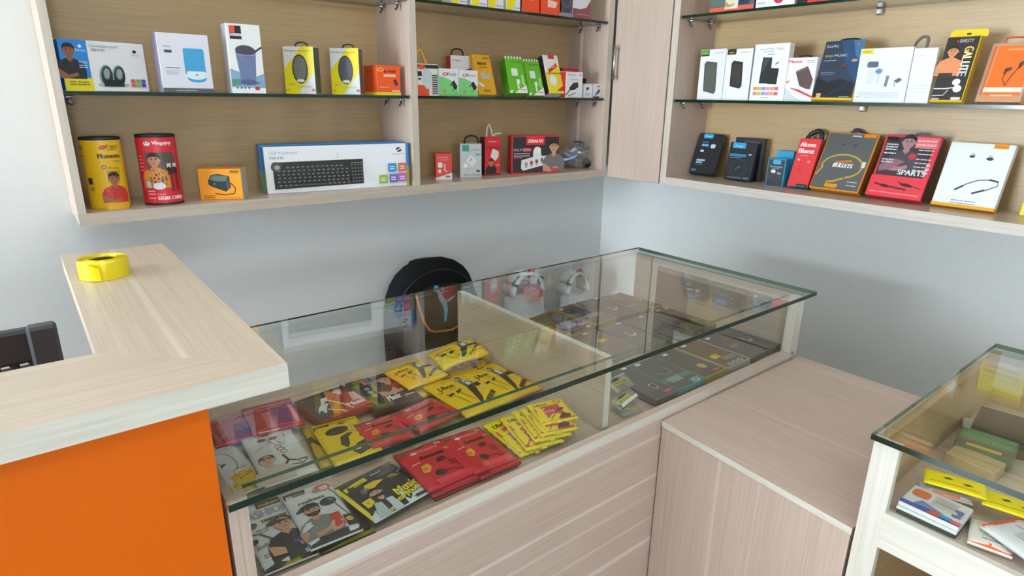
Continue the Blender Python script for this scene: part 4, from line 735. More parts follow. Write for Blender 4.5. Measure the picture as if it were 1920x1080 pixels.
carton('accessory_box', 'black box with a blue tag, leftmost on the right cabinet floor', 'box', stand((1291, 328), (1333, 333), (1313, 255), FL, 0, 2.11, 2.112, 0.035), '#1d1f25', a, pt, group='black boxes with blue tags')
def a(p):
    p.rr(0.1, 0.84, 0.6, 0.99, '#2f9ad2', 0.2); p.t('Hitage', 0.2, 0.885, 0.04, '#cfeaf6', 0.3); p.r(0.06, 0.62, 0.68, 0.69, '#3579ae'); p.lines(0.06, 0.5, [0.58], 0.015, '#8a98a4'); p.e(0.82, 0.69, 0.06, 0.025, '#a8acb2'); p.ring(0.48, 0.32, 0.3, 0.025, '#33404c'); p.ring(0.48, 0.32, 0.22, 0.02, '#29323a'); p.l([(0.4, 0.26), (0.5, 0.36), (0.58, 0.34)], 0.04, '#35688c'); p.lines(0.15, 0.7, [0.05], 0.02, '#7a8894'); p.r(0.75, 0.05, 0.95, 0.09, '#3579ae')
carton('accessory_box', 'black box with a blue tag and a dark ring print', 'box', stand((1355, 338), (1404, 342), (1371, 268), FL, 0, 2.105, 2.107, 0.022), '#1d1f25', a, group='black boxes with blue tags')
def pt(E, W, H, D): g = G(); g.box(-W*0.2, W*0.35, -0.0006, 0, H*0.86, H*0.93, '#4a4c52'); g.build('printed_strip', E)
carton('accessory_box', 'taller black box behind the blue tagged one with ring print', 'box', stand((1371, 336), (1424, 339), (1377, 257), FL, 0, 2.158, 2.158, 0.018), '#212329', None, pt)
def a(p): p.r(0.05, 0.02, 0.95, 0.96, '#14171c'); p.rr(0.3, 0.8, 0.75, 0.95, '#2f9ccc', 0.3); p.r(0.15, 0.68, 0.85, 0.73, '#3a86ae'); p.lines(0.3, 0.7, [0.63], 0.02, '#8aa0ac'); p.rr(0.25, 0.48, 0.5, 0.6, '#d0d6da', 0.3); p.rr(0.6, 0.44, 0.8, 0.52, '#8a949c', 0.3); p.lines(0.05, 0.3, [0.34, 0.28], 0.02, '#4a5a66')
carton('adapter_box', 'small cyan box with a black front on the right cabinet floor', 'box', stand((1434, 347), (1467, 350), (1439, 296), FL, 0, 2.095, 2.1, 0.035, 0), '#2389b4', a, group='small cyan boxes')
carton('adapter_box', 'small cyan box peeking above the black fronted cyan one', 'box', stand((1449, 345), (1480, 348), (1447, 281), FL, 0, 2.172, 2.172, 0.025, 0), '#2e9cd0', None, group='small cyan boxes')
def a(p):
    p.t('Alcove', 0.1, 0.83, 0.09, '#f3d6d8', 0.72, bold=0.008); p.t('Bluest', 0.1, 0.7, 0.09, '#f3d6d8', 0.72, bold=0.008); p.lines(0.2, 0.6, [0.64], 0.012, '#f0a8ac'); p.e(0.22, 0.56, 0.06, 0.02, '#f4c8ca'); p.e(0.72, 0.53, 0.08, 0.025, '#ee8c92'); p.e(0.4, 0.35, 0.08, 0.04, '#c8343c'); p.r(0.45, 0.0, 0.95, 0.07, '#17282c'); p.r(0.5, 0.02, 0.85, 0.04, '#2f7a80')
def pt(E, W, H, D): loop(E, [(-W*0.25, D*0.5, H-0.002), (-W*0.15, D*0.5, H+0.016), (W*0.15, D*0.5, H+0.03), (W*0.36, D*0.5, H+0.022), (W*0.42, D*0.5, H-0.002)], 0.008, '#222326', 'carry_strap'); g = G(); g.box(-W*0.35, W*0.5, -0.0008, D*0.9, -0.0002, 0.004, '#1f6b6e'); g.build('base_strip', E)
carton('earphone_box', 'leaning red box with white lettering left of the grey neckband box', 'box', stand((1474, 352), (1513, 355), (1501, 262), FL, 0, 2.105, 2.105, 0.02), '#dc3a40', a, pt)
def a(p):
    p.r(0.02, 0.025, 0.98, 0.98, '#5c5d5e'); p.ring(0.5, 0.42, 0.4, 0.035, '#b89a3c', -70, 190, ry=0.2); p.l([(0.13, 0.4), (0.06, 0.28), (0.04, 0.24)], 0.035, '#b89a3c'); p.l([(0.62, 0.22), (0.45, 0.16), (0.3, 0.13)], 0.04, '#b89a3c'); p.t('BULLETS', 0.32, 0.4, 0.07, '#e6e6e6', 0.38, shear=0.2, bold=0.006); p.p([(0.34, 0.5), (0.66, 0.54), (0.68, 0.5), (0.36, 0.47)], '#d0712c')
    p.bud(0.38, 0.79, 0.03, 20, '#3a3b3c'); p.bud(0.62, 0.79, 0.03, 20, '#3a3b3c'); p.r(0.72, 0.93, 0.96, 0.985, '#e08a1c'); p.r(0.5, 0.93, 0.68, 0.955, '#c8c8c8'); p.rr(0.3, 0.05, 0.56, 0.11, '#e0901c', 0.4); p.lines(0.3, 0.55, [0.03], 0.012, '#b87a1c'); p.lines(0.72, 0.92, [0.1, 0.16], 0.014, '#c4c4c4'); p.r(0.88, 0.42, 0.95, 0.52, '#c8d4c0')
def pt(E, W, H, D): loop(E, [(-W*0.1, D*0.5, H-0.002), (-W*0.06, D*0.5, H+0.016), (W*0.05, D*0.5, H+0.014), (W*0.2, D*0.5, H-0.002)], 0.005, '#26305c')
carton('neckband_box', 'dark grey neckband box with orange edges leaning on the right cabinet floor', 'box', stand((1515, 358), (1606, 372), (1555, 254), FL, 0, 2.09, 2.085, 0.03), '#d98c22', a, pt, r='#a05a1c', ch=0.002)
def a(p):
    p.r(0.04, 0.34, 0.9, 0.96, '#38303a'); p.person(0.45, 0.42, 0.58, skin='#a87a80', hair='#2a2430', shirt='#4c4450'); p.p([(0.06, 0.5), (0.3, 0.62), (0.5, 0.58), (0.3, 0.45), (0.08, 0.4)], '#8c6470'); p.r(0.58, 0.8, 0.96, 0.97, '#d87078'); p.lines(0.6, 0.94, [0.84, 0.9], 0.03, '#eca8ac'); p.e(0.6, 0.66, 0.07, 0.045, '#c8303c'); p.t('SPARTS', 0.44, 0.37, 0.08, '#d8d8dc', 0.48, bold=0.005); p.lines(0.68, 0.95, [0.45, 0.5, 0.56, 0.62, 0.7, 0.76], 0.016, '#c8c0c8')
    p.lines(0.08, 0.3, [0.54, 0.58, 0.68, 0.74, 0.78, 0.82], 0.022, '#cdc8cc'); p.r(0.05, 0.9, 0.24, 0.95, '#16121a'); p.r(0.0, 0, 1, 0.335, '#e03848'); p.l([(0.1, 0.2), (0.3, 0.17), (0.7, 0.14)], 0.03, '#3a2028'); p.e(0.3, 0.17, 0.1, 0.025, '#3a2028', -8); p.e(0.68, 0.21, 0.12, 0.025, '#3a2028', -8); p.l([(0.5, 0.25), (0.95, 0.17)], 0.016, '#3a2028'); p.l([(0.05, 0.07), (0.95, 0.06)], 0.02, '#f08a92')
    p.lines(0.9, 0.97, [0.4, 0.46, 0.52], 0.03, '#f0c4c8')
def pt(E, W, H, D):
    g = G(); n = 10; vs = []
    for j in range(4):
        for i in range(n+1): vs.append((-W*0.42+W*i/n*0.95, D*0.4+0.004*sin(i*1.7+j)+0.003*j, H-0.002+j*0.009+0.003*sin(i*2.3+j*2)))
    g.mesh(vs, [[j*(n+1)+i, j*(n+1)+i+1, (j+1)*(n+1)+i+1, (j+1)*(n+1)+i] for j in range(3) for i in range(n)], PLASTIC, True); g.build('clear_wrap', E)
    loop(E, [(-W*0.05, D*0.7, H-0.002), (W*0.0, D*0.7, H+0.014), (W*0.16, D*0.7, H+0.012), (W*0.2, D*0.7, H-0.002)], 0.004, '#2c3858')
carton('neckband_box', 'red and black wrapped neckband box between the grey box and the white box', 'box', stand((1621, 373), (1723, 388), (1662, 259), FL, 0, 2.085, 2.08, 0.035), '#d83444', a, pt, r='#4a3236', ch=0.002)
def a(p):
    p.r(0.68, 0.93, 0.9, 1, '#e6940f'); p.t('boult', 0.72, 0.95, 0.025, '#a05c08', 0.14); p.e(0.4, 0.79, 0.045, 0.02, '#34383a'); p.e(0.68, 0.77, 0.055, 0.025, '#34383a'); p.e(0.41, 0.82, 0.03, 0.018, '#a8b0aa'); p.e(0.68, 0.81, 0.03, 0.018, '#b8b8b0')
    p.l([(0.3, 0.26), (0.46, 0.37), (0.62, 0.44), (0.8, 0.46), (0.92, 0.44), (0.93, 0.38), (0.8, 0.31), (0.6, 0.24)], 0.022, '#70747a'); p.l([(0.3, 0.26), (0.42, 0.34)], 0.034, '#34383e'); p.l([(0.58, 0.23), (0.76, 0.3)], 0.034, '#34383e'); p.l([(0.78, 0.46), (0.92, 0.44)], 0.03, '#24282e'); p.lines(0.3, 0.7, [0.1, 0.06], 0.01, '#6a6e72')
def pt(E, W, H, D): g = G(); g.box(-W/2-0.0005, W/2+0.0005, -0.0008, D, -0.0002, 0.009, '#e0a010'); tag(g.build('base_strip', E), 'orange base strip')
carton('neckband_box', 'large white neckband box with an orange foot, right end of the cabinet floor', 'box', stand((1744, 385), (1862, 400), (1784, 270), FL, 0, 2.10, 2.095, 0.022), '#e2e4e4', a, pt, l='#d8c838')
P1 = at(1913, 405, 2, FL); carton('earphone_box', 'yellow box cut off by the right edge of the photo', 'box', (T((2.13, P1.y-0.05, FL+0.001)) @ Matrix.Rotation(-pi/2-0.1, 4, 'Z') @ Matrix.Rotation(R(-10), 4, 'X'), 0.11, 0.15, 0.0002+0.02), '#e2cf2c', lambda p: p.lines(0.1, 0.9, [0.3, 0.4, 0.5], 0.03, '#7a6c10'))

# ================================================================== POUCHES AND FLAT BOXES IN THE SHOWCASES
def lie(corners, zs, thick):
    """pose of a flat pack from the four corners of its upper face (far left, far right, near right, near left) and their heights"""
    if not isinstance(zs, (list, tuple)): zs = [zs]*4
    a_, b_, c_, d_ = [at(*p, 2, z) for p, z in zip(corners, zs)]
    u = ((b_-a_)+(c_-d_))/2; v = ((a_-d_)+(b_-c_))/2; W = u.length; u.normalize(); v = v-u*v.dot(u); H = v.length; v.normalize(); n = u.cross(v); c = (a_+b_+c_+d_)/4-n*thick
    if c.y > 0.5:      # long showcase: keep behind its front pane
        c.y += max(0.0, 0.7500-(c.y-abs(u.y)*W/2-abs(v.y)*H/2))
    ex = abs(u.x)*W/2+abs(v.x)*H/2; ey = abs(u.y)*W/2+abs(v.y)*H/2
    if c.y > 0.5:      # left or right of the divider
        x0, x1 = (0.1412, 0.8372) if c.x < 0.845 else (0.8544, 1.5377)
        c.x += max(0.0, x0-(c.x-ex)); c.x -= max(0.0, c.x+ex-x1)
    else: c.y -= max(0.0, c.y+ey-0.2905); c.x += max(0.0, 0.9785-(c.x-ex)); c.x -= max(0.0, c.x+ex-1.545)
    low = c.z-abs(u.z)*W/2-abs(v.z)*H/2-(0.7995 if c.y > 0.5 else 0.8387)
    if low < 0: c.z -= low
    M = Matrix(((u.x, v.x, n.x, c.x), (u.y, v.y, n.y, c.y), (u.z, v.z, n.z, c.z), (0, 0, 0, 1)))
    return M, W, H, thick
def pouch(name, label, pose, col, art, group=None, puff=0.5, warp=0.0, zig=False, parts=None, cat='pouch', body='bag', seed=0, material=None, skip=None):
    M, W, H, t = pose; rnd = random.Random(seed); ph = [rnd.uniform(0, 6) for _ in range(4)]
    def z(u, v):
        e = (1-abs(2*u-1)**4)*(1-abs(2*v-1)**4); return t*(1-puff)+t*puff*e
    def off(u, v): return warp*(sin(3.1*u+ph[0])*0.5+sin(4.3*v+ph[1])*0.5+0.5*sin(7*u+5*v+ph[2]))*(0.35+0.65*abs(2*v-1))
    def S(x, y, h):
        u, v = x/W, y/H; return (x-W/2, y-H/2, max(z(u, v)+off(u, v)+warp, 0.0004)+h)
    n, k = 14, 14; vs, fs = [], []
    for j in range(k+1):
        for i in range(n+1):
            u, v = i/n, j/k; du = (0.018*sin(j*9+i) if zig and i in (0, n) else 0); dv = (0.009*(-1)**i if zig and j == 0 else 0)
            vs.append(S((u+du)*W, (v+dv)*H, 0))
    top = len(vs); vs += [(x, y, max(q-t*(1-puff)-0.0004, 0.0001)) for x, y, q in vs]
    q = lambda i, j: j*(n+1)+i
    for j in range(k):
        for i in range(n):
            f = [q(i, j), q(i+1, j), q(i+1, j+1), q(i, j+1)]; fs += [f, [top+x for x in f[::-1]]]
    rim = [q(i, 0) for i in range(n)]+[q(n, j) for j in range(k)]+[q(i, k) for i in range(n, 0, -1)]+[q(0, j) for j in range(k, 0, -1)]
    for a_, b_ in zip(rim, rim[1:]+rim[:1]): fs.append([a_, a_+top, b_+top, b_])
    g = G(); g.mesh(vs, fs, material or mat(col, 0.32), True)
    if art: art(Art(g, S, W, H, tol=0.03, step=0.00004))
    if not parts: return tag(g.build(name, None, M), label, cat, group)
    E = empty(name, label, cat, M, group); g.build(body, E); parts(E, W, H, t, S); return E
def strip_part(name, x0, y0, x1, y1, col, h=0.0012, material=None, label=None):
    def f(E, W, H, t, S):
        g = G(); n = 8; vs = []
        for hh in (0.0006, h):
            for yy in (y0, y1):
                for i in range(n+1): vs.append(S((x0+(x1-x0)*i/n)*W, yy*H, hh))
        m = n+1; fs = []
        for i in range(n):
            fs += [[2*m+i, 2*m+i+1, 3*m+i+1, 3*m+i], [i, i+1, 2*m+i+1, 2*m+i], [m+i, 3*m+i, 3*m+i+1, m+i+1]]
        g.mesh(vs, fs, material or mat(col, 0.3)); tag(g.build(name, E), label)
    return f
def parts_of(*fs):
    def f(E, W, H, t, S):
        for q in fs: q(E, W, H, t, S)
    return f
ZIP = strip_part('zip_seal', 0.03, 0.80, 0.97, 0.825, None, 0.0016, PLASTIC)
B0 = 0.7024
K, Y_, RD = '#232426', '#e8c412', '#cc2430'
# --- white pouches at the left end
def a(p):
    p.ring(0.42, 0.58, 0.24, 0.02, '#4c4c48', -70, 150, ry=0.2); p.bud(0.3, 0.54, 0.07, 20, '#3c3a34', [(0.2, 0.64), (0.3, 0.75)]); p.l([(0.55, 0.42), (0.4, 0.38), (0.35, 0.3)], 0.015, '#4c4c48')
    p.p([(0.0, 0), (1, 0), (1, 0.33), (0.92, 0.37), (0, 0.28)], '#d2a818'); p.l([(0.0, 0.22), (0.35, 0.29), (0.75, 0.27)], 0.03, K); p.l([(0.1, 0.13), (0.4, 0.22), (0.75, 0.26)], 0.024, K); p.e(0.28, 0.12, 0.2, 0.09, '#b9b56a'); p.t('Buds New', 0.5, 0.04, 0.035, '#7a5c10', 0.3); p.t('Pure Bass', 0.5, 0.38, 0.025, '#4c4c48', 0.3)
pouch('earphone_pouch', 'white pouch with a mustard yellow foot, half hidden by the orange desk front', lie([(376, 842), (441, 816), (496, 905), (428, 934)], 0.812, 0.007), '#c9cbcb', a, parts=parts_of(ZIP), seed=1)
def a(p):
    p.r(0.78, 0.78, 1, 0.86, '#55585c'); p.lines(0.8, 0.97, [0.9, 0.93], 0.015, '#9a9da0'); p.p([(0.35, 0.93), (0.45, 0.95), (0.55, 0.93), (0.5, 0.9), (0.4, 0.9)], '#4a4c4e')
    p.e(0.34, 0.82, 0.09, 0.03, '#5a564c', -5); p.e(0.56, 0.8, 0.09, 0.03, '#4c4844', 12); p.l([(0.42, 0.78), (0.5, 0.7), (0.54, 0.62)], 0.025, '#b8963c'); p.l([(0.58, 0.76), (0.64, 0.66)], 0.025, '#c08a50'); p.l([(0.08, 0.62), (0.2, 0.64), (0.32, 0.68)], 0.02, '#b0a68c')
    for i in range(3): p.ring(0.55+i*0.03, 0.6-i*0.06, 0.06, 0.012, '#3c3c3c')
    p.l([(0.55, 0.42), (0.6, 0.3), (0.5, 0.22)], 0.05, '#303032'); p.l([(0.6, 0.3), (0.75, 0.25), (0.95, 0.26)], 0.035, '#303032'); p.l([(0.6, 0.2), (0.8, 0.17), (0.95, 0.24)], 0.025, '#403c38'); p.l([(0.72, 0.25), (0.82, 0.2)], 0.04, '#c09a3c')
    p.person(0.24, 0.0, 0.48, skin='#c9a594', hair='#241c1a', shirt='#b7b2aa', arms=True)
pouch('earphone_pouch', 'white pouch printed with a leaning woman, beside the mustard footed pouch', lie([(445, 820), (544, 797), (594, 874), (503, 910)], 0.822, 0.0075), '#c9cbcb', a, parts=parts_of(strip_part('zip_seal', 0.03, 0.86, 0.76, 0.88, None, 0.0016, PLASTIC)), seed=2)
# --- red film pouches at the back left
def redfilm(p):
    p.p([(0.25, 0.86), (0.32, 0.96), (0.5, 0.95), (0.62, 0.88), (0.5, 0.84)], '#9c2430'); p.r(0.0, 0.7, 1, 0.74, '#d8646c'); p.r(0.55, 0.02, 0.94, 0.55, '#7e2c58'); p.l([(0.62, 0.55), (0.72, 0.3)], 0.035, '#251c2c'); p.r(0.08, 0.02, 0.34, 0.4, '#b0545c'); p.r(0.0, 0, 1, 0.05, '#e03048')
def redfilm2(p):
    p.p([(0.35, 0.88), (0.45, 0.98), (0.62, 0.96), (0.7, 0.9), (0.55, 0.86)], '#a82832'); p.r(0, 0.7, 1, 0.74, '#d8646c'); p.r(0.3, 0.1, 0.45, 0.6, '#c4606a'); p.r(0.52, 0.12, 0.8, 0.66, '#7a2240'); p.l([(0.0, 0.06), (0.4, 0.14), (0.95, 0.08)], 0.03, '#f04858'); p.l([(0.1, 0.04), (0.5, 0.02)], 0.03, '#f0c0c0'); p.r(0.85, 0.1, 0.93, 0.75, '#d88088')
pouch('earphone_pouch', 'shiny red zip pouch with a purple panel at the back left corner', lie([(386, 786), (474, 764), (480, 812), (398, 838)], 0.819, 0.0099), '#9a1c2c', redfilm, group='red zip pouches', parts=parts_of(ZIP), seed=3)
pouch('earphone_pouch', 'shiny red zip pouch overlapping the purple panelled one on its right', lie([(447, 765), (544, 741), (571, 790), (481, 812)], 0.8275, 0.0099), '#a41e2c', redfilm2, group='red zip pouches', parts=parts_of(ZIP), seed=4)
# --- red and black earphone boxes at the back
def a(p):
    p.r(0, 0, 1, 1, '#3a302e'); p.p([(0.2, 0), (1, 0), (1, 0.62), (0.72, 0.85), (0.62, 0.4)], '#c43630'); p.p([(0.3, 0.1), (0.5, 0.05), (0.72, 0.9), (0.6, 1)], '#d2702c'); p.person(0.78, 0.4, 0.55, skin='#d8b4a4', hair='#2c2422', shirt='#a02c28', arms=False); p.p([(0.8, 0.3), (1, 0.25), (1, 0.6), (0.9, 0.62)], '#d8a494'); p.t('Music', 0.62, 0.12, 0.16, '#ecd4cc', 0.36, shear=0.25, bold=0.008)
    p.p([(0.1, 0.28), (0.2, 0.45), (0.34, 0.58), (0.42, 0.5), (0.3, 0.35), (0.22, 0.2)], '#cfc8c4'); p.p([(0.3, 0.55), (0.4, 0.75), (0.52, 0.74), (0.46, 0.6)], '#d8d2ce'); p.l([(0.3, 0.3), (0.45, 0.12), (0.5, 0.0)], 0.035, '#d8d2ce'); p.l([(0.46, 0.62), (0.6, 0.3), (0.66, 0.04)], 0.035, '#d8d2ce'); p.e(0.17, 0.28, 0.04, 0.05, '#3a3632'); p.t('DC', 0.06, 0.84, 0.06, '#8a827c', 0.1)
def slab(name, label, pose, col, art, cat='box', group=None, parts=None, ch=0.0012, body='carton', **fm):
    M, W, H, t = pose; g = G(); g.box(-W/2, W/2, -H/2, H/2, 0, t, mat(col, 0.3) if isinstance(col, str) else col, ch, **fm)
    S = lambda x, y, h: (x-W/2, y-H/2, t+h)
    if art: art(Art(g, S, W, H))
    if not parts: return tag(g.build(name, None, M), label, cat, group)
    E = empty(name, label, cat, M, group); g.build(body, E); parts(E, W, H, t, S); return E
slab('earphone_box', 'black and red earphone box with big white earbuds printed on it', lie([(559, 757), (640, 717), (698, 760), (594, 788)], 0.8296, 0.0184), '#9c2a24', a)
def a(p):
    p.r(0, 0, 1, 1, '#33282a'); p.r(0.12, 0.05, 0.4, 0.95, '#5e5a24'); p.e(0.26, 0.5, 0.13, 0.36, '#1b1a1c'); p.e(0.26, 0.66, 0.05, 0.05, '#8d8d92'); p.e(0.26, 0.54, 0.05, 0.05, '#9a9aa0'); p.e(0.27, 0.42, 0.05, 0.05, '#8d8d92'); p.r(0.28, 0.78, 0.42, 0.95, '#c05060'); p.r(0.36, 0.05, 0.45, 0.95, '#5e5f68')
    p.person(0.72, 0.3, 0.62, skin='#c09080', hair='#1c1614', shirt='#5a3634'); p.p([(0.55, 0.35), (0.72, 0.5), (0.76, 0.42), (0.62, 0.28)], '#c49484'); p.t('Music', 0.4, 0.14, 0.15, '#d8d4cc', 0.28, rot=6, shear=0.2, bold=0.006); p.r(0.74, 0.16, 0.95, 0.2, '#b8b4b0'); p.r(0.7, 0.1, 0.8, 0.14, '#c04838')
slab('earphone_box', 'black earphone box with an olive stripe, left of the yellow pouches', lie([(644, 718), (736, 697), (787, 744), (706, 774)], 0.8204, 0.0156), '#2c2426', a)
# --- yellow pouches with black earphones
def a(p):
    p.p([(0.02, 0.86), (0.34, 0.9), (0.38, 1), (0.02, 1)], '#33300f'); p.t('realmax', 0.06, 0.9, 0.04, '#a89018', 0.26); p.e(0.66, 0.95, 0.1, 0.02, '#a87a1c'); p.p([(0.48, 0.9), (0.6, 0.92), (0.72, 0.88), (0.6, 0.86)], '#4a3c10')
    p.e(0.42, 0.72, 0.25, 0.1, '#332e1a', 8); p.e(0.85, 0.7, 0.16, 0.055, '#b0a890', -10); p.p([(0.32, 0.36), (0.4, 0.54), (0.58, 0.6), (0.7, 0.58), (0.55, 0.5), (0.5, 0.34), (0.42, 0.26)], '#3a3420'); p.e(0.86, 0.46, 0.09, 0.05, '#2c281a', -20); p.p([(0.45, 0.16), (0.62, 0.3), (0.85, 0.36), (0.98, 0.26), (0.8, 0.12), (0.55, 0.06)], '#2e2a1c'); p.e(0.58, 0.2, 0.07, 0.04, '#d0ccb8', 20); p.e(0.86, 0.22, 0.06, 0.035, '#d0ccb8'); p.l([(0.6, 0.66), (0.95, 0.5)], 0.014, '#3a3420'); p.t('L', 0.3, 0.68, 0.07, '#6b6650')
pouch('earphone_pouch', 'yellow pouch with black earbud prints, in front of the white earbud box', lie([(575, 801), (659, 780), (728, 838), (636, 868)], 0.8275, 0.0085), '#dab90e', a, group='yellow black earbud pouches', parts=parts_of(strip_part('fold_seam', 0.02, 0.97, 0.98, 1.0, '#c8a80c', 0.002)), seed=5)
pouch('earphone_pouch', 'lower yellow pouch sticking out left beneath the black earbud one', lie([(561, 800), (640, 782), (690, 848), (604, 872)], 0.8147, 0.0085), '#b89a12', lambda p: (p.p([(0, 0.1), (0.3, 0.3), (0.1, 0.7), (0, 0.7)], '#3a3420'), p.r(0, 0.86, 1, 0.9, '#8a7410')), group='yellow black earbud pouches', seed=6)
# --- red packs
def redpack(p):
    p.e(0.86, 0.92, 0.07, 0.04, '#aab0aa'); p.e(0.88, 0.925, 0.04, 0.02, '#7e8a84'); p.r(0.03, 0.86, 0.2, 0.93, '#4a5a2c'); p.e(0.3, 0.83, 0.07, 0.03, '#d8d0d0'); p.t('Vingajoy', 0.38, 0.81, 0.05, '#e8b8b8', 0.42, rot=3, shear=0.2); p.t('Awesome', 0.28, 0.62, 0.1, '#3c141a', 0.5, shear=0.3, bold=0.005); p.e(0.9, 0.72, 0.06, 0.025, '#d89a2c')
    p.p([(0.16, 0.34), (0.2, 0.48), (0.34, 0.5), (0.36, 0.4), (0.26, 0.3)], '#d89a2c'); p.e(0.24, 0.4, 0.05, 0.035, '#b87a1c'); p.e(0.62, 0.5, 0.1, 0.05, '#3c2024', 20); p.e(0.42, 0.22, 0.11, 0.065, '#3c2024', -10); p.l([(0.66, 0.5), (0.8, 0.34), (0.82, 0.12), (0.7, 0.08)], 0.018, '#4c2026'); p.l([(0.5, 0.22), (0.7, 0.2), (0.82, 0.1)], 0.018, '#4c2026'); p.lines(0.1, 0.26, [0.56], 0.03, '#e0a0a0'); p.r(0.7, 0.3, 0.84, 0.42, '#8c1c28'); p.p([(0.4, 0.96), (0.55, 0.97), (0.6, 0.95), (0.45, 0.94)], '#6c141c')
FLAP = strip_part('fold_flap', 0.22, 0.02, 0.95, 0.10, None, 0.003, mat('#d83a48', 0.2))
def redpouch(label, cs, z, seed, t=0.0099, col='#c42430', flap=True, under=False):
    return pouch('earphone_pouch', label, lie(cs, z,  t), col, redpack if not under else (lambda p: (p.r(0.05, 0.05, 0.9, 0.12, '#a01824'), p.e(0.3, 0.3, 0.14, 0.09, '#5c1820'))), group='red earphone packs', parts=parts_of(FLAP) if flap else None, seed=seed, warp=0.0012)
redpouch('red pack of the rear pair, left one, beside the black earbud yellow pouch', [(655, 792), (735, 776), (780, 806), (706, 838)], 0.8318, 7, flap=False)
redpouch('red pack of the rear pair, right one, against the yellow dancer pouch', [(738, 774), (811, 738), (862, 771), (781, 808)], 0.8346, 8, flap=False)
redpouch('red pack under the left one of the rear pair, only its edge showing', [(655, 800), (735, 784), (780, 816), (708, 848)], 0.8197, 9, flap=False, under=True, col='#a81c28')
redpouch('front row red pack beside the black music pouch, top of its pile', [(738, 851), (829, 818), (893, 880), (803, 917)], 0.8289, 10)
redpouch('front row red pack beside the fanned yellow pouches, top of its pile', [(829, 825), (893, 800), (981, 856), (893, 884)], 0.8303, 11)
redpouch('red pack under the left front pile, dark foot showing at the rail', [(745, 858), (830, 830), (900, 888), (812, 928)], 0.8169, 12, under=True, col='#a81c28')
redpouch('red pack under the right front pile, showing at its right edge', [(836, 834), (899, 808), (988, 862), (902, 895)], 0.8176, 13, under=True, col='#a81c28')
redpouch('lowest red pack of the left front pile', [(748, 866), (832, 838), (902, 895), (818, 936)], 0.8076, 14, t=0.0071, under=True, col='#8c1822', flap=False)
# --- yellow dancer pouches
def dancer(p):
    p.p([(0.4, 0.94), (0.5, 0.975), (0.6, 0.955), (0.66, 0.94), (0.55, 0.92)], '#4a3a08'); p.t('BIG Talking BASS', 0.3, 0.84, 0.04, '#9a7a0c', 0.55); p.t('Ubon', 0.12, 0.68, 0.1, '#2c240c', 0.32, shear=0.15, bold=0.004); p.l([(0.06, 0.66), (0.12, 0.62), (0.16, 0.7)], 0.02, '#2c240c'); p.lines(0.3, 0.45, [0.63], 0.014, '#7a620c')
    p.bud(0.2, 0.52, 0.05, 10, '#2a2416', [(0.25, 0.42), (0.32, 0.2)]); p.bud(0.38, 0.54, 0.05, 20, '#2a2416', [(0.4, 0.44), (0.46, 0.24)]); p.e(0.14, 0.53, 0.025, 0.025, '#c8643c'); p.e(0.45, 0.58, 0.025, 0.025, '#d0603c')
    p.e(0.66, 0.84, 0.05, 0.045, '#2c2018'); p.e(0.64, 0.82, 0.035, 0.032, '#b08060'); p.p([(0.52, 0.8), (0.58, 0.84), (0.64, 0.78), (0.58, 0.74)], '#c0906c'); p.p([(0.58, 0.76), (0.7, 0.8), (0.8, 0.66), (0.74, 0.54), (0.6, 0.58)], '#4c5a58'); p.p([(0.64, 0.74), (0.72, 0.76), (0.76, 0.62), (0.66, 0.6)], '#c8d0d4')
    p.p([(0.62, 0.58), (0.78, 0.52), (0.98, 0.54), (0.96, 0.62), (0.98, 0.66), (0.84, 0.62), (0.74, 0.6)], '#2e2418'); p.p([(0.6, 0.58), (0.74, 0.54), (0.6, 0.24), (0.5, 0.12), (0.46, 0.14), (0.52, 0.32)], '#2e2418'); p.p([(0.44, 0.14), (0.51, 0.12), (0.5, 0.05), (0.45, 0.06)], '#d4d2c8'); p.p([(0.8, 0.5), (0.86, 0.53), (0.85, 0.44), (0.8, 0.45)], '#d4d2c8')
    p.t('01170 SERIES', 0.66, 0.12, 0.07, '#3a2c08', 0.42, rot=38, bold=0.004); p.lines(0.78, 0.95, [0.24], 0.014, '#8c700c')
def dpouch(label, cs, z, seed, warp=0.0007, t=0.0085, parts=None): return pouch('earphone_pouch', label, lie(cs, z,  t), '#e6bd0e', dancer, group='yellow dancer pouches', seed=seed, warp=warp, parts=parts or parts_of(strip_part('top_seal', 0.02, 0.965, 0.98, 0.995, '#cfa80c', 0.0014)))
dpouch('yellow pouch with a jumping dancer, right beside the rear red packs', [(792, 721), (876, 692), (957, 748), (872, 778)], 0.8275, 20)
dpouch('yellow pouch with a jumping dancer, touching the divider board', [(878, 692), (941, 674), (1024, 719), (957, 749)], 0.8289, 21)
dpouch('yellow dancer pouch lying against the back edge of the showcase', [(712, 695), (790, 674), (840, 700), (774, 730)], [0.8318, 0.8346, 0.8346, 0.8289], 22, 0.003)
dpouch('curled yellow dancer pouch on top at the back, nearest the divider', [(793, 662), (872, 639), (926, 657), (838, 691)], [0.8488, 0.8601, 0.853, 0.8417], 23, 0.005)
dpouch('yellow pouch half buried under the rear dancer pouches', [(745, 702), (800, 690), (850, 722), (790, 742)], 0.8162, 24)
dpouch('yellow pouch buried beneath the curled top one', [(820, 674), (890, 656), (945, 690), (872, 712)], 0.8176, 25)
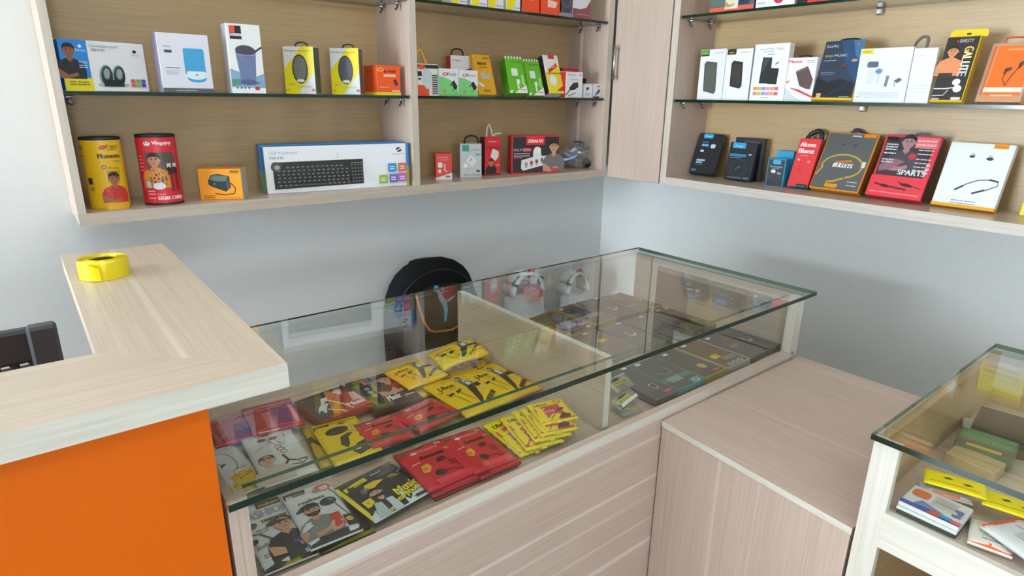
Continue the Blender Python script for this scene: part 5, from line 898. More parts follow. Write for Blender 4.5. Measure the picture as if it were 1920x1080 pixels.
# --- fanned yellow and pink pouches
def champ(p):
    p.r(0.05, 0.05, 0.95, 0.72, '#c24c58'); p.r(0.08, 0.52, 0.6, 0.68, '#c8382c'); p.t('EAR', 0.14, 0.55, 0.07, '#ecd03c', 0.2, bold=0.006); p.t('CHAMP', 0.24, 0.43, 0.06, '#f0b8c4', 0.3, bold=0.004); p.t('Ubon', 0.12, 0.76, 0.1, '#3c3008', 0.36, shear=0.15, bold=0.004); p.ring(0.78, 0.84, 0.08, 0.03, '#c03a24'); p.p([(0.5, 0.1), (0.7, 0.3), (0.9, 0.2), (0.8, 0.08)], '#5c2a30'); p.e(0.7, 0.46, 0.12, 0.06, '#7c2c3a', 20); p.l([(0.6, 0.4), (0.4, 0.2), (0.3, 0.1)], 0.02, '#7c2c3a')
    for i in range(8): p.l([(0.44+0.04*cos(i*pi/4), 0.03+0.03*sin(i*pi/4)), (0.44+0.1*cos(i*pi/4), 0.03+0.055*sin(i*pi/4))], 0.016, '#e8d014')
TAB = strip_part('tear_tab', 0.38, -0.055, 0.5, 0.03, '#d8cc2c', 0.0016)
fan = [([(895, 795), (950, 778), (1056, 822), (984, 852)], 0.8133, 'lowest pouch of the yellow and pink fan, next to the red pack'), ([(919, 785), (978, 771), (1083, 818), (1003, 838)], 0.8218, 'yellow and pink fan pouch, second from the bottom'),
       ([(938, 776), (1000, 763), (1105, 808), (1030, 822)], 0.8303, 'yellow and pink fan pouch, third from the bottom'), ([(950, 770), (1012, 756), (1116, 795), (1040, 808)], 0.8381, 'yellow and pink fan pouch, just under the topmost one'), ([(957, 764), (1020, 750), (1117, 774), (1047, 787)], 0.8459, 'topmost pouch of the yellow and pink fan, toward the divider')]
for i, (cs, z, lab) in enumerate(fan):
    pouch('earphone_pouch', lab, lie(cs, [z+0.004, z+0.002, z-0.002, z-0.004], 0.0071), '#e2cc14', champ, group='fanned yellow pouches', seed=30+i, warp=0.0008, zig=True, parts=parts_of(TAB))
# --- front left row
def a(p):
    p.r(0.0, 0, 1, 0.27, '#232220'); p.p([(0.3, 0.0), (0.7, 0.0), (1, 0.08), (1, 0.14), (0.7, 0.1)], '#9a8a1c'); p.lines(0.12, 0.3, [0.2, 0.17], 0.015, '#5c5a54'); p.r(0.36, 0.88, 0.86, 1, '#2c2a24'); p.t('realmax', 0.42, 0.905, 0.05, '#b8a018', 0.4, bold=0.004)
    p.t('FASHION', 0.02, 0.73, 0.12, '#8d9098', 0.94, bold=0.008); p.t('EARPHONE', 0.34, 0.64, 0.045, '#5a5218', 0.5, bold=0.004); p.lines(0.34, 0.84, [0.62], 0.014, '#d8c82c'); p.p([(0.06, 0.93), (0.12, 0.96), (0.24, 0.95), (0.18, 0.9), (0.08, 0.9)], '#5c5e5c')
    p.e(0.08, 0.64, 0.16, 0.05, '#55564f', 4); p.e(0.05, 0.42, 0.09, 0.04, '#2f3032'); p.l([(0.02, 0.54), (0.2, 0.5), (0.4, 0.36), (0.5, 0.28)], 0.04, '#3c4044'); p.lines(0.16, 0.4, [0.54, 0.5], 0.018, '#8a8c8c'); p.t('Buds X', 0.06, 0.3, 0.055, '#4c4e4c', 0.34)
    p.p([(0.6, 0.1), (0.92, 0.1), (0.94, 0.34), (0.6, 0.34)], '#2c4c8c'); p.person(0.68, 0.12, 0.5, skin='#c08c70', hair='#1a1614', shirt='#17181b', cap='#2c2c30'); p.p([(0.5, 0.02), (0.82, 0.05), (0.8, 0.2), (0.52, 0.2)], '#1c1d20')
pouch('earphone_pouch', 'white pouch with FASHION in grey and a man in black, nearest front left corner', lie([(464, 955), (552, 922), (584, 1050), (478, 1090)], 0.8133, 0.0071), '#c4c7c9', a, parts=parts_of(strip_part('zip_seal', 0.02, 0.845, 0.98, 0.862, None, 0.0014, PLASTIC)), seed=40)
def a(p):
    p.r(0, 0, 1, 0.1, '#262522'); p.p([(0.02, 0.86), (0.42, 0.84), (0.46, 0.94), (0.02, 0.96)], '#2c2a24'); p.t('realmax', 0.1, 0.87, 0.04, '#a8921c', 0.3, shear=0.2, bold=0.003); p.t('realmax', 0.2, 0.67, 0.06, '#4c4e50', 0.52, shear=0.1, bold=0.004)
    p.e(0.78, 0.86, 0.18, 0.075, '#d8562c', 12); p.e(0.64, 0.83, 0.09, 0.045, '#8a8480', 20); p.l([(0.88, 0.8), (0.94, 0.7), (0.98, 0.5), (0.98, 0.15)], 0.025, '#4c5056'); p.e(0.72, 0.58, 0.17, 0.07, '#35373a', 8); p.e(0.78, 0.6, 0.05, 0.03, '#6c6e72'); p.l([(0.82, 0.52), (0.92, 0.3), (0.98, 0.1)], 0.025, '#5c666e')
    p.person(0.36, 0.1, 0.52, skin='#b98668', hair='#1c1816', shirt='#757771', beard=True, cap='#2a2826'); p.rr(0.58, 0.14, 0.78, 0.36, '#b83038', 0.1); p.p([(0.52, 0.1), (0.72, 0.12), (0.78, 0.22), (0.6, 0.26), (0.5, 0.2)], '#c0907a'); p.r(0.8, 0.1, 1, 0.28, '#1f2022'); p.ring(0.89, 0.2, 0.06, 0.02, '#d0bc28'); p.e(0.89, 0.2, 0.04, 0.03, '#b8a420')
pouch('earphone_pouch', 'white pouch with a bearded man in a cap holding a red phone', lie([(527, 932), (622, 899), (684, 996), (590, 1034)], 0.8218, 0.0085), '#c6c9cb', a, parts=parts_of(strip_part('zip_seal', 0.02, 0.83, 0.98, 0.845, None, 0.0014, PLASTIC)), seed=41)
def a(p):
    p.p([(0, 0.0), (1, 0), (1, 0.42), (0.78, 0.36), (0.55, 0.28), (0.3, 0.1), (0.22, 0.25), (0, 0.25)], '#c9d6d6'); p.r(0.0, 0, 0.06, 0.96, '#d8c424'); p.p([(0.08, 0.76), (0.46, 0.8), (0.46, 0.9), (0.08, 0.86)], '#dcc41c'); p.t('realmax', 0.13, 0.785, 0.045, '#3c3610', 0.28, rot=3); p.t('Moon', 0.56, 0.84, 0.045, '#c8c8c8', 0.18, rot=6, bold=0.003)
    p.ring(0.86, 0.84, 0.16, 0.02, '#8d8f90', -80, 100); p.e(0.86, 0.84, 0.13, 0.1, '#4a4b4c'); p.e(0.72, 0.78, 0.12, 0.05, '#515254', 8); p.p([(0.28, 0.62), (0.34, 0.72), (0.52, 0.72), (0.64, 0.66), (0.5, 0.62), (0.38, 0.56)], '#dcb41c'); p.e(0.28, 0.6, 0.07, 0.06, '#6c6a64'); p.p([(0.66, 0.66), (0.8, 0.7), (0.9, 0.62), (0.8, 0.6)], '#8c7820'); p.e(0.72, 0.54, 0.05, 0.05, '#3e3f40')
    p.r(0.1, 0.28, 0.24, 0.44, '#dcc41c'); p.t('5', 0.14, 0.34, 0.05, '#4c4410'); p.person(0.36, 0.02, 0.56, skin='#c29a80', hair='#1c1614', shirt='#23272a', beard=True); p.p([(0.1, 0.02), (0.28, 0.0), (0.3, 0.26), (0.2, 0.3)], '#a9b6ba'); p.p([(0.36, 0.0), (0.5, 0.0), (0.48, 0.26), (0.38, 0.28)], '#b8c4c8')
    p.t('Music', 0.56, 0.2, 0.16, '#4c4410', 0.42, rot=10, shear=0.25, bold=0.01); p.t('Music', 0.555, 0.205, 0.16, '#e6d024', 0.42, rot=10, shear=0.25, bold=0.005); p.t('earphone', 0.5, 0.1, 0.1, '#4c4410', 0.46, rot=9, shear=0.2, bold=0.008); p.t('earphone', 0.495, 0.105, 0.1, '#e6d024', 0.46, rot=9, shear=0.2, bold=0.004); p.l([(0.78, 0.5), (0.9, 0.42), (1, 0.44)], 0.014, '#1f2224'); p.r(0.74, 0.03, 0.96, 0.08, '#33322c')
pouch('earphone_pouch', 'black music earphone pouch with yellow script and a thinking man', lie([(632, 908), (735, 860), (806, 918), (694, 985)], 0.8211, 0.0085), '#2a2a2b', a, seed=42, parts=parts_of(strip_part('zip_seal', 0.06, 0.93, 0.98, 0.945, None, 0.0014, PLASTIC)))
pouch('earphone_pouch', 'dark pouch lying flat under the front left pouches at the rail', lie([(560, 960), (664, 925), (694, 1000), (600, 1046)], 0.8062, 0.005), '#26261f', lambda p: p.p([(0, 0), (1, 0), (1, 0.1), (0.5, 0.05)], '#9a8a1c'), seed=43)
# --- phone back cover boxes in the right compartment
def cover_box(label, cs, z, col='#626161', frame=None, art=None, t=0.0156, sticker=(0.82, 0.93), rim=None, film=None):
    pose = lie(cs, z,  t)
    def pt(E, W, H, tt, S):
        if sticker: g = G(); x, y = sticker; g.box(x*W-W/2-0.0085, x*W-W/2+0.0085, y*H-H/2-0.0043, y*H-H/2+0.0043, tt+0.0001, tt+0.0007, '#d4d6d6'); tag(g.build('price_sticker', E), 'small white price sticker')
        if frame:
            g = G(); m = mat(frame, 0.25) if isinstance(frame, str) else frame; e = 0.003; k = 0.0006
            g.box(-W/2-k, -W/2+e, -H/2-k, H/2+k, 0.0002, tt+k, m); g.box(W/2-e, W/2+k, -H/2-k, H/2+k, 0.0002, tt+k, m); g.box(-W/2+e, W/2-e, -H/2-k, -H/2+e, 0.0002, tt+k, m); g.box(-W/2+e, W/2-e, H/2-e, H/2+k, 0.0002, tt+k, m); g.build('coloured_frame', E)
    return slab('phone_case_box', label, pose, mat(col, 0.22), art, 'box', 'phone case boxes', pt if (sticker or frame) else None)
def logo_tag(lc, ring='#c8c0b0', txt=True):
    def f(p):
        p.e(0.62, 0.3, 0.13, 0.08, ring); p.e(0.62, 0.3, 0.105, 0.062, lc); p.t('K', 0.58, 0.27, 0.05, '#8a8070', 0.08); p.r(0.56, 0.06, 0.92, 0.13, '#b03a38')
        p.t('I TEM', 0.62, 0.075, 0.04, '#e8c8c4', 0.24)
        for i in range(4): p.e(0.2+i*0.1, 0.14-0.01*i, 0.03, 0.012, '#33302e')
    return f
def c_mark(x=0.5, y=0.32, col='#9a9a98'):
    def f(p): p.p([(x-0.16, y+0.1), (x-0.02, y+0.08), (x-0.08, y-0.02), (x+0.08, y-0.04), (x+0.18, y+0.03), (x+0.2, y-0.01), (x+0.08, y-0.1), (x-0.12, y-0.08), (x-0.1, y+0.02)], col)
    return f
def a(p): p.ring(0.52, 0.56, 0.2, 0.03, '#8a8784', 180, 420, ry=0.12); p.r(0.02, 0.24, 0.98, 0.36, '#3f7f80'); p.r(0.2, 0.2, 0.62, 0.34, '#8f9a98'); p.r(0.62, 0.02, 0.98, 0.14, '#3a8a8c'); p.ring(0.8, 0.08, 0.08, 0.03, '#c0d8d4')
q1 = cover_box('dark phone case box with round logo and red tag, front row beside the sachets', [(1148, 697), (1178, 688), (1274, 733), (1219, 759)], 0.8176, art=logo_tag('#3a3430'), sticker=(0.8, 0.95))
cover_box('phone case box with teal frame in the front row', [(1178, 688), (1229, 669), (1321, 712), (1274, 733)], 0.8176, '#626060', '#5f8c8a', a, sticker=(0.3, 0.94))
cover_box('phone case box with dull yellow frame and yellow round logo in the front row', [(1229, 669), (1266, 652), (1365, 695), (1321, 712)], 0.8176, '#626060', '#a59a3c', logo_tag('#c8b83c', '#b0a860'), sticker=(0.4, 0.9))
def a(p): p.r(0.22, 0.32, 0.52, 0.44, '#d8c82c'); p.r(0.4, 0.2, 0.9, 0.3, '#8a8684'); [p.rr(0.2+i*0.22, 0.04, 0.38+i*0.22, 0.12, '#c8c8c4', 0.4) for i in range(3)]; [p.rr(0.24+i*0.22, 0.055, 0.34+i*0.22, 0.105, '#6c5850', 0.4) for i in range(3)]
cover_box('brown phone case box with clear frame and yellow square sticker in the front row', [(1267, 651), (1309, 636), (1405, 673), (1365, 693)], 0.8176, '#75604f', '#b0b2ae', a, sticker=(0.3, 0.94))
def a(p): p.e(0.42, 0.44, 0.16, 0.06, '#a8743c'); [p.rr(0.3+i*0.2, 0.05, 0.44+i*0.2, 0.1, '#3c3c3e', 0.4) for i in range(3)]
cover_box('grey phone case box with a small orange blob in the front row', [(1312, 635), (1346, 619), (1438, 657), (1405, 673)], 0.8176, '#646260', None, a, sticker=(0.3, 0.9))
cover_box('dark grey phone case box in the front row against the end panel', [(1350, 617), (1378, 607), (1466, 644), (1443, 655)], 0.8176, '#565b5e', None, c_mark(0.4, 0.45), sticker=None)
def a(p): p.r(0.2, 0.86, 0.5, 0.95, '#a05048'); p.r(0.36, 0.5, 0.66, 0.6, '#d0c01c'); [p.l([(0.3+i*0.12, 0.08), (0.36+i*0.12, 0.14)], 0.03, '#6a7c70') for i in range(5)]
cover_box('brown phone case box with teal grey frame beside the divider, middle row', [(1072, 631), (1115, 615), (1197, 651), (1152, 668)], 0.8176, '#7d6a60', '#84918c', a, sticker=(0.5, 0.93))
cover_box('dark phone case box with a silver C mark in the middle row', [(1119, 615), (1161, 602), (1251, 638), (1203, 652)], 0.819, '#605f5e', None, c_mark(0.5, 0.5, '#a8a8a6'))
cover_box('plain dark phone case box right of the silver C marked one', [(1165, 601), (1206, 590), (1291, 623), (1253, 638)], 0.8183, '#62605e', None, lambda p: p.r(0.5, 0.2, 0.9, 0.24, '#6a6662'))
cover_box('plain grey phone case box in the middle of the middle row', [(1210, 588), (1239, 578), (1320, 613), (1292, 624)], 0.8176, '#636160', None, lambda p: p.e(0.5, 0.4, 0.2, 0.06, '#4a4744'), sticker=(0.9, 0.95))
cover_box('phone case box with yellow ring logo beside the end panel, middle row', [(1249, 576), (1274, 568), (1354, 602), (1335, 610)], 0.8176, '#636160', None, logo_tag('#5a5248', '#c8b428'), sticker=(0.9, 0.95))
def a(p): p.r(0.05, 0.5, 0.6, 0.95, '#5e5a2c'); p.p([(0.1, 0.3), (0.5, 0.4), (0.95, 0.6), (0.95, 0.9), (0.6, 0.8), (0.5, 0.55)], '#6d7078'); p.e(0.4, 0.36, 0.3, 0.16, '#888a90'); p.r(0.2, 0.42, 0.35, 0.5, '#7c2a2a'); p.l([(0.0, 0.5), (0.5, 0.5), (1, 0.72)], 0.04, '#23211e'); p.r(0.62, 0.14, 0.98, 0.24, '#b07a60')
cover_box('phone case box with yellow frame and grey print beside the divider, back row', [(996, 596), (1041, 580), (1113, 612), (1068, 630)], 0.8204, '#57504a', '#a88c2c', a, sticker=(0.75, 0.07))
def a(p): p.p([(0.1, 0.8), (0.5, 0.95), (0.9, 0.7), (0.7, 0.5), (0.3, 0.6)], '#3c3f46'); p.p([(0.2, 0.4), (0.6, 0.5), (0.9, 0.42), (0.7, 0.26), (0.3, 0.3)], '#8c8e94'); p.r(0.5, 0.3, 0.92, 0.42, '#a0a09c')
cover_box('phone case box with yellow frame and dark print, second in the back row', [(1043, 579), (1079, 568), (1153, 597), (1115, 611)], 0.8204, '#5c5a58', '#a88c2c', a, sticker=(0.2, 0.92))
cover_box('brownish phone case box left of a silver C mark in the back row', [(1082, 566), (1122, 557), (1193, 586), (1155, 598)], 0.8176, '#5a524d', None, c_mark(0.6, 0.4), sticker=(0.9, 0.95))
cover_box('brown glossy phone case box in the middle of the back row', [(1124, 557), (1159, 549), (1225, 576), (1195, 586)], 0.8176, '#66584f', None, lambda p: p.r(0, 0.3, 1, 0.33, '#746860'), sticker=(0.9, 0.95))
cover_box('phone case box with yellow edge at the far back corner', [(1170, 547), (1186, 542), (1256, 567), (1238, 574)], 0.819, '#58544f', '#a88c2c', c_mark(0.7, 0.5, '#94948e'), sticker=None)
# clear sachets with yellow labels beside the divider
def uni(p): p.r(0.08, 0.4, 0.92, 0.62, '#d4c626'); p.t('UNIVERSAL', 0.12, 0.45, 0.1, '#34300e', 0.76, bold=0.006); p.e(0.4, 0.78, 0.2, 0.1, '#4c4a3a')
pouch('cable_sachet', 'clear sachet with yellow universal label, leaning on the divider behind', lie([(1144, 704), (1176, 700), (1186, 716), (1150, 744)], [0.8438, 0.8438, 0.8296, 0.8296], 0.0071), '#b4b8b0', uni, group='clear universal sachets', seed=50, material=PLASTIC, parts=parts_of(strip_part('top_seal', 0, 0.95, 1, 1, '#dfe2e0', 0.002)))
pouch('cable_sachet', 'clear sachet with yellow universal label and white cable, in front', lie([(1154, 742), (1186, 724), (1197, 740), (1158, 776)], [0.8296, 0.8296, 0.8154, 0.8154], 0.0085), '#c4c8c0', uni, group='clear universal sachets', seed=51, material=PLASTIC, parts=parts_of(strip_part('white_cable', 0.1, 0.05, 0.9, 0.3, '#e0e2e0', 0.004)))
pouch('cable_sachet', 'flat clear sachet with yellow label lying at the rail', lie([(1176, 758), (1204, 752), (1196, 776), (1152, 790)], 0.8091, 0.0057), '#9a9c8e', uni, group='clear universal sachets', seed=52, material=PLASTIC)
# --- right showcase
def a(p): p.r(0, 0, 1, 0.17, '#4d58a4'); p.rr(0.06, 0.5, 0.36, 0.86, '#cc6c4c', 0.3); p.rr(0.42, 0.42, 0.82, 0.9, '#b8b4ac', 0.1); p.lines(0.46, 0.78, [0.76, 0.66, 0.56], 0.03, '#9a928c'); p.p([(0.2, 0.17), (0.3, 0.4), (0.72, 0.2), (0.5, 0.17)], '#6d80a8'); p.p([(0.45, 0), (0.66, 0), (0.66, 0.16), (0.55, 0.17)], '#c8583c'); p.r(0.66, 0.02, 0.86, 0.16, '#4a86b4'); p.r(0.86, 0, 1, 0.14, '#d8605c'); [p.r(0.8+0.06*(i % 2), 0.3+i*0.12, 0.94, 0.38+i*0.12, '#5a6aa0') for i in range(3)]
RCB = [(1705, 922), (1808, 967), (1790, 1008), (1667, 950)]
slab('charger_box', 'white and blue packet, topmost of the stack at the post of the right showcase', lie(RCB, 0.8615, 0.0085), '#c8cac6', a, group='blue and white charger packets')
slab('charger_box', 'white packet edge under the blue and white one in the right showcase', lie([(1703, 928), (1806, 974), (1788, 1014), (1665, 957)], 0.8523, 0.0064), '#c4cac8', None, group='blue and white charger packets')
slab('charger_box', 'dark green packet at the bottom of the stack in the right showcase', lie([(1702, 933), (1805, 980), (1786, 1020), (1666, 966)], 0.8452, 0.006), '#2c3834', None, group='blue and white charger packets')
def a(p): p.r(0, 0, 1, 0.22, '#cf8266'); p.e(0.5, 0.72, 0.22, 0.07, '#9aa0a4'); p.lines(0.15, 0.85, [0.5, 0.4], 0.04, '#aeb2b0')
pouch('charger_pouch', 'white header card with a salmon band behind the blue and white packet', lie([(1724, 899), (1800, 916), (1846, 946), (1726, 916)], 0.862, 0.0085), '#c4c8c4', a, seed=60)
def a(p): p.p([(0.3, 0.6), (0.42, 0.66), (0.48, 0.56), (0.36, 0.5)], '#4a4410'); p.p([(0.62, 0.5), (0.74, 0.54), (0.8, 0.44), (0.68, 0.4)], '#4a4410'); p.lines(0.1, 0.9, [0.2], 0.04, '#b0a014')
pouch('card_pouch', 'bright yellow card behind the white header card in the right showcase', lie([(1725, 876), (1862, 905), (1838, 935), (1742, 898)], [0.8757, 0.8757, 0.8757, 0.8757], 0.0043), '#e2d010', a, seed=61, group='yellow cards in the right showcase')
pouch('card_pouch', 'bright yellow card at the right edge of the right showcase', lie([(1848, 918), (1960, 945), (1960, 985), (1838, 936)], 0.87, 0.0043), '#dcca10', a, seed=62, group='yellow cards in the right showcase')
def a(p): p.r(0, 0, 1, 0.12, '#e05a20'); p.e(0.3, 0.75, 0.14, 0.08, '#e2866a'); p.p([(0.2, 0.5), (0.5, 0.62), (0.8, 0.5), (0.6, 0.3), (0.3, 0.3)], '#b4bcb0'); p.e(0.7, 0.8, 0.1, 0.06, '#e07858'); p.lines(0.3, 0.9, [0.2], 0.04, '#8c8a84')
pouch('charger_pouch', 'orange footed clear pouch beside the blue and white stack', lie([(1828, 978), (1888, 1000), (1900, 1052), (1792, 1014)], 0.853, 0.0099), '#d4cec4', a, seed=63, group='orange and white charger pouches')
def a(p): p.r(0, 0, 0.1, 1, '#e4552c'); p.r(0.1, 0.86, 1, 0.98, '#d88a70'); p.lines(0.4, 0.9, [0.3, 0.38, 0.46, 0.54], 0.03, '#a8aaa8'); p.r(0.2, 0.6, 0.9, 0.74, '#d8b8b8')
pouch('charger_pouch', 'orange edged white pouch lying across the right bottom corner', lie([(1874, 975), (1965, 1030), (1960, 1110), (1846, 1018)], 0.8658, 0.0099), '#ccd0ce', a, seed=64, group='orange and white charger pouches')
slab('carton_box', 'long black box at the far side of the right showcase', lie([(1844, 764), (1990, 800), (1960, 850), (1815, 800)], 0.8686, 0.0284), mat('#1d1a19', 0.6), None)
def a(p): p.r(0.0, 0.0, 1, 0.35, '#33363a'); p.r(0.2, 0.02, 0.8, 0.16, '#c0a02c'); p.r(0.05, 0.4, 0.95, 0.95, '#2f7a44')
slab('cable_box', 'green and black box with a yellow stripe in the right showcase', lie([(1808, 799), (1912, 832), (1900, 862), (1786, 826)], 0.8686, 0.0213), '#2e5c3c', a)
slab('cable_box', 'white box between the green box and the black box in the right showcase', lie([(1798, 776), (1850, 792), (1836, 812), (1776, 800)], 0.8615, 0.0213), '#a8a8a4', None)
slab('cable_box', 'tan kraft box in front of the green box in the right showcase', lie([(1790, 830), (1886, 868), (1868, 888), (1776, 850)], 0.8615, 0.0213), '#b49a70', None)

# ================================================================== RIBBON, BACKPACK, CARRY BAGS, CHAIR
cx, cy = 0.088, 1.262
E = empty('ribbon_roll', 'shiny yellow satin ribbon roll on the reception desk', 'ribbon', T((cx, cy, 1.1362)))
r0, r1, h = 0.021, 0.0385, 0.033
def satin():
    m, nt, b, N = nodes('yellow_satin'); b.inputs['Base Color'].default_value = lin('#e8d21e'); b.inputs['Roughness'].default_value = 0.28; b.inputs['Metallic'].default_value = 0.25; return m
SAT = satin(); g = G(); prof = [(r0, 0.004), (r0, h-0.003)]
for i in range(9): rr = r0+(r1-r0)*(i+0.5)/9; prof += [(rr-0.0008, h-0.002-0.0015*(i % 2)), (rr, h-0.0005*((i*7) % 3)), (rr+0.0008, h-0.002)]
prof += [(r1, h-0.003), (r1+0.0005, h/2), (r1, 0.0), (r0, 0.0), (r0, 0.004)]
g.lathe(prof, SAT, 56); g.build('ribbon_coil', E)
g = G(); g.lathe([(r0-0.002, 0.001), (r0-0.002, h-0.004), (r0-0.0004, h-0.004), (r0-0.0004, 0.001), (r0-0.002, 0.001)], mat('#5c5222', 0.7), 40); g.build('cardboard_core', E)
g = G(); vs = []
for i in range(15):
    t = pi*1.18+i*0.055; rr = r1+0.001+0.0002*i
    vs += [(rr*cos(t), rr*sin(t), 0.001), (rr*cos(t), rr*sin(t), h-0.002-0.0002*i*i*0.2)]
g.mesh(vs, [[2*i, 2*i+2, 2*i+3, 2*i+1] for i in range(14)], SAT, True); g.build('loose_end', E)

# bench behind the showcase that carries the bags
E = empty('bench', 'low bench behind the showcase carrying the backpack and carry bags', 'bench', T((1.5, 1.98, 0)))
g = G(); g.box(-0.62, 0.62, -0.10, 0.10, 0.29, 0.32, WX); g.build('seat', E)
for sx in (-0.56, 0.56):
    for sy in (-0.075, 0.075): g = G(); g.box(sx-0.02, sx+0.02, sy-0.02, sy+0.02, 0, 0.29, WZ); g.build('leg', E)

# backpack
FAB = mat('#131315', 0.9, 0, 0.2); FAB2 = mat('#1a1a1c', 0.9, 0, 0.2)
E = empty('backpack', 'black backpack with a light blue leaping animal emblem and orange cord behind the showcase', 'backpack', T((1.186, 1.975, 0.3205)))
def slabround(g, w, h, d0, d1, m, top=0.5, n=28, k=7, x0=0.0, z0=0.0, pw=2.6):
    """upright padded shell: rounded outline in x/z, bulging in y"""
    vs, fs = [], []
    def out(t):
        c, s_ = cos(t), sin(t); e = 2/pw; return w*math.copysign(abs(c)**e, c), h/2+h/2*math.copysign(abs(s_)**(e if s_ > 0 else 0.35), s_)
    for j in range(k+1):
        f = j/k; y = d0+(d1-d0)*f; sc = 1-0.16*abs(2*f-1)**4
        for i in range(n): a_, b_ = out(2*pi*i/n); vs.append((x0+a_*sc, y, z0+max((b_-h/2)*sc+h/2, 0.0)))
    for j in range(k):
        for i in range(n): fs.append([j*n+i, j*n+(i+1) % n, (j+1)*n+(i+1) % n, (j+1)*n+i])
    fs += [list(range(n))[::-1], [k*n+i for i in range(n)]]
    g.mesh(vs, fs, m, True)
g = G(); slabround(g, 0.2, 0.525, -0.035, 0.075, FAB); mc = g.build('main_compartment', E)
g = G(); slabround(g, 0.175, 0.44, -0.075, -0.03, FAB2, z0=0.0, x0=0.01); fp = g.build('front_pocket', E)
g = G(); g.tube([(0.2*cos(t)*0.94, -0.03, 0.3+0.19*sin(t)) for t in [pi*i/16 for i in range(17)]], 0.005, mat('#0e0e10', 0.5), 6); g.build('zip', mc)
loop(mc, [(-0.05, 0.085, 0.47), (-0.045, 0.092, 0.50), (0.045, 0.092, 0.50), (0.05, 0.085, 0.47)], 0.007, '#161618', 'top_handle')
g = G(); g.tube([(-0.121, -0.078, 0.425), (-0.105, -0.079, 0.36), (-0.09, -0.079, 0.31), (-0.068, -0.079, 0.275), (-0.045, -0.079, 0.263), (0.03, -0.079, 0.254), (0.10, -0.078, 0.275)], 0.0045, mat('#b86a34', 0.6), 7); tag(g.build('orange_cord', fp), 'orange elastic cord')
g = G(); A_ = Art(g, lambda u, v, h: (u-0.060, -0.0768-h, v+0.295), 0.108, 0.155)
A_.p([(0.12, 0.92), (0.2, 0.99), (0.32, 0.95), (0.4, 0.78), (0.62, 0.55), (0.78, 0.5), (1, 0.6), (1, 0.64), (0.76, 0.58), (0.66, 0.5), (0.7, 0.3), (0.62, 0.0), (0.52, 0.0), (0.56, 0.2), (0.5, 0.42), (0.34, 0.6), (0.26, 0.8), (0.14, 0.84)], mat('#5aa8c4', 0.5)); tag(g.build('emblem', fp), 'light blue leaping animal emblem')

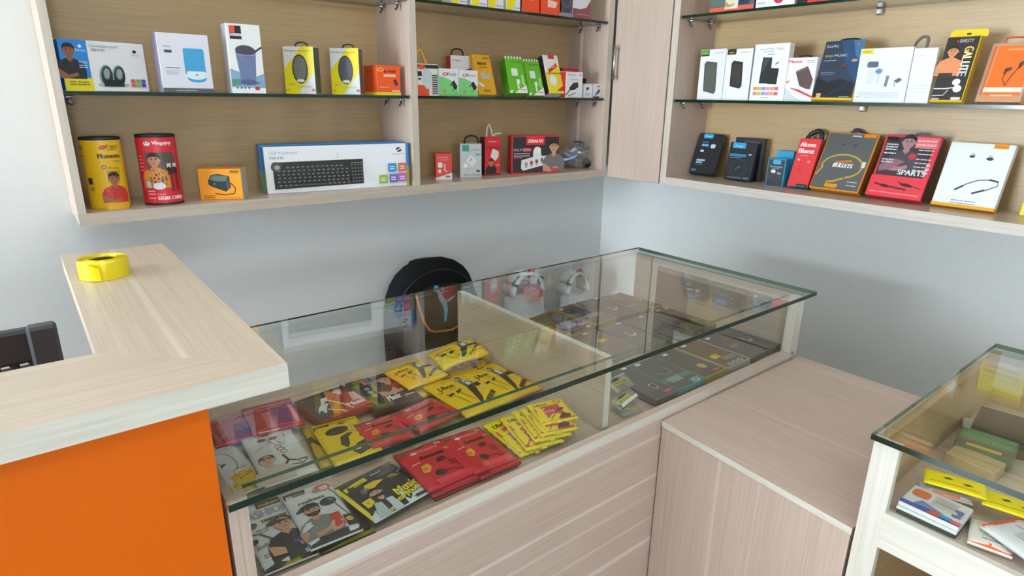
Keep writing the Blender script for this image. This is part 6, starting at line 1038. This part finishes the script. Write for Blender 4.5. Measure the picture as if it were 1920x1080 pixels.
# carry bags
def carry(label, x, y, w, h, arch, red):
    E = empty('carry_bag', label, 'bag', T((x, y, 0.3205))); g = G(); n, k = 24, 12; vs, fs = [], []
    for j in range(k+1):
        f = j/k; ww = w*(1-0.22*f)
        for i in range(n):
            t = 2*pi*i/n; q = 1+0.06*sin(5*t+4*f)+0.04*sin(11*t+9*f); vs.append((ww*cos(t)*q, 0.06*(1-0.6*f)*sin(t)*q, h*f*(0.96+0.04*sin(3*t+1)-0.1*f*(1-abs(cos(t))))))
    for j in range(k):
        for i in range(n): fs.append([j*n+i, j*n+(i+1) % n, (j+1)*n+(i+1) % n, (j+1)*n+i])
    g.mesh(vs, fs, BAG, True); g.build('bag_body', E)
    for sy in (-0.014, 0.014):
        pts = [(w*0.62*cos(t), sy, h*0.93+arch*sin(t)) for t in [pi*i/14 for i in range(15)]]
        g = G(); g.tube(pts, [0.034-0.006*sin(pi*i/14) for i in range(15)], BAG, 10, flat=0.3)
        if sy < 0:
            for t, c, wd in ((2.55, '#3c7c54', 0.03), (2.2, '#4a8c60', 0.022), (0.55, '#3c7c54', 0.028), (1.45, '#c84a50', 0.03), (1.2, '#e4b0b0', 0.02)):
                cx_, cz_ = w*0.62*cos(t), h*0.93+arch*sin(t)
                g.face([(cx_+wd*0.6*cos(a_)*(1+0.3*sin(3*a_)), sy-0.0125, cz_+wd*0.75*sin(a_)) for a_ in [2*pi*q/12 for q in range(12)]][::-1], c)
        g.build('handle', E)
    if red:
        g = G(); A_ = Art(g, lambda u, v, hh: (u+0.0, -0.046-hh, v+h*0.78), w*0.7, h*0.22); A_.p([(0.0, 0.1), (0.6, 0.15), (0.65, 0.7), (0.5, 0.8), (0.05, 0.8)], '#dcaeb0'); A_.p([(0.52, 0.3), (0.7, 0.35), (0.7, 0.7), (0.55, 0.8)], '#c8545c'); g.build('printed_panel', E)
carry('crumpled white carry bag with pink and green print, nearer the backpack', 1.635, 1.965, 0.135, 0.34, 0.085, True)
carry('white carry bag with green leaves on its arched handle near the room corner', 1.955, 1.985, 0.105, 0.27, 0.095, False)

# office chair back seen over the desk
PL = mat('#2b2f33', 0.45); PL2 = mat('#363b3f', 0.4)
E = empty('office_chair', 'black plastic chair with perforated backrest behind the reception desk', 'chair', T((-0.24, 1.50, 0)))
w, zt_ = 0.245, 0.992
g = G(); g.box(-w, w, -0.012, 0.018, 0.922, zt_, PL, 0.006); g.box(0.195, w, -0.024, 0.012, 0.50, zt_+0.005, PL2, 0.006); g.box(-w, -0.195, -0.024, 0.012, 0.50, zt_+0.005, PL2, 0.006); g.box(-w, w, -0.012, 0.018, 0.50, 0.56, PL, 0.006)
for i in range(14): x = -0.195+i*0.03; g.box(x-0.008, x+0.008, -0.006, 0.012, 0.56, 0.923, PL, 0.003)
for j in range(15): g.box(-0.195, 0.195, -0.006, 0.012, 0.565+j*0.024, 0.577+j*0.024, PL, 0.003)
br = g.build('backrest', E)
g = G(); g.box(0.2, w-0.004, -0.0262, -0.0242, 0.905, 0.909, BLACK); g.build('seam', br)
g = G(); g.box(-0.24, 0.24, -0.02, 0.40, 0.42, 0.47, PL, 0.015); g.build('seat', E)
for sx in (-0.2, 0.2):
    g = G(); g.box(sx-0.015, sx+0.015, -0.022, 0.010, 0.40, 0.52, PL, 0.004); g.build('back_support', E)
    for y in (0.02, 0.38): g = G(); g.box(sx-0.018, sx+0.018, y-0.018, y+0.018, 0, 0.425, PL, 0.004); g.build('leg', E)
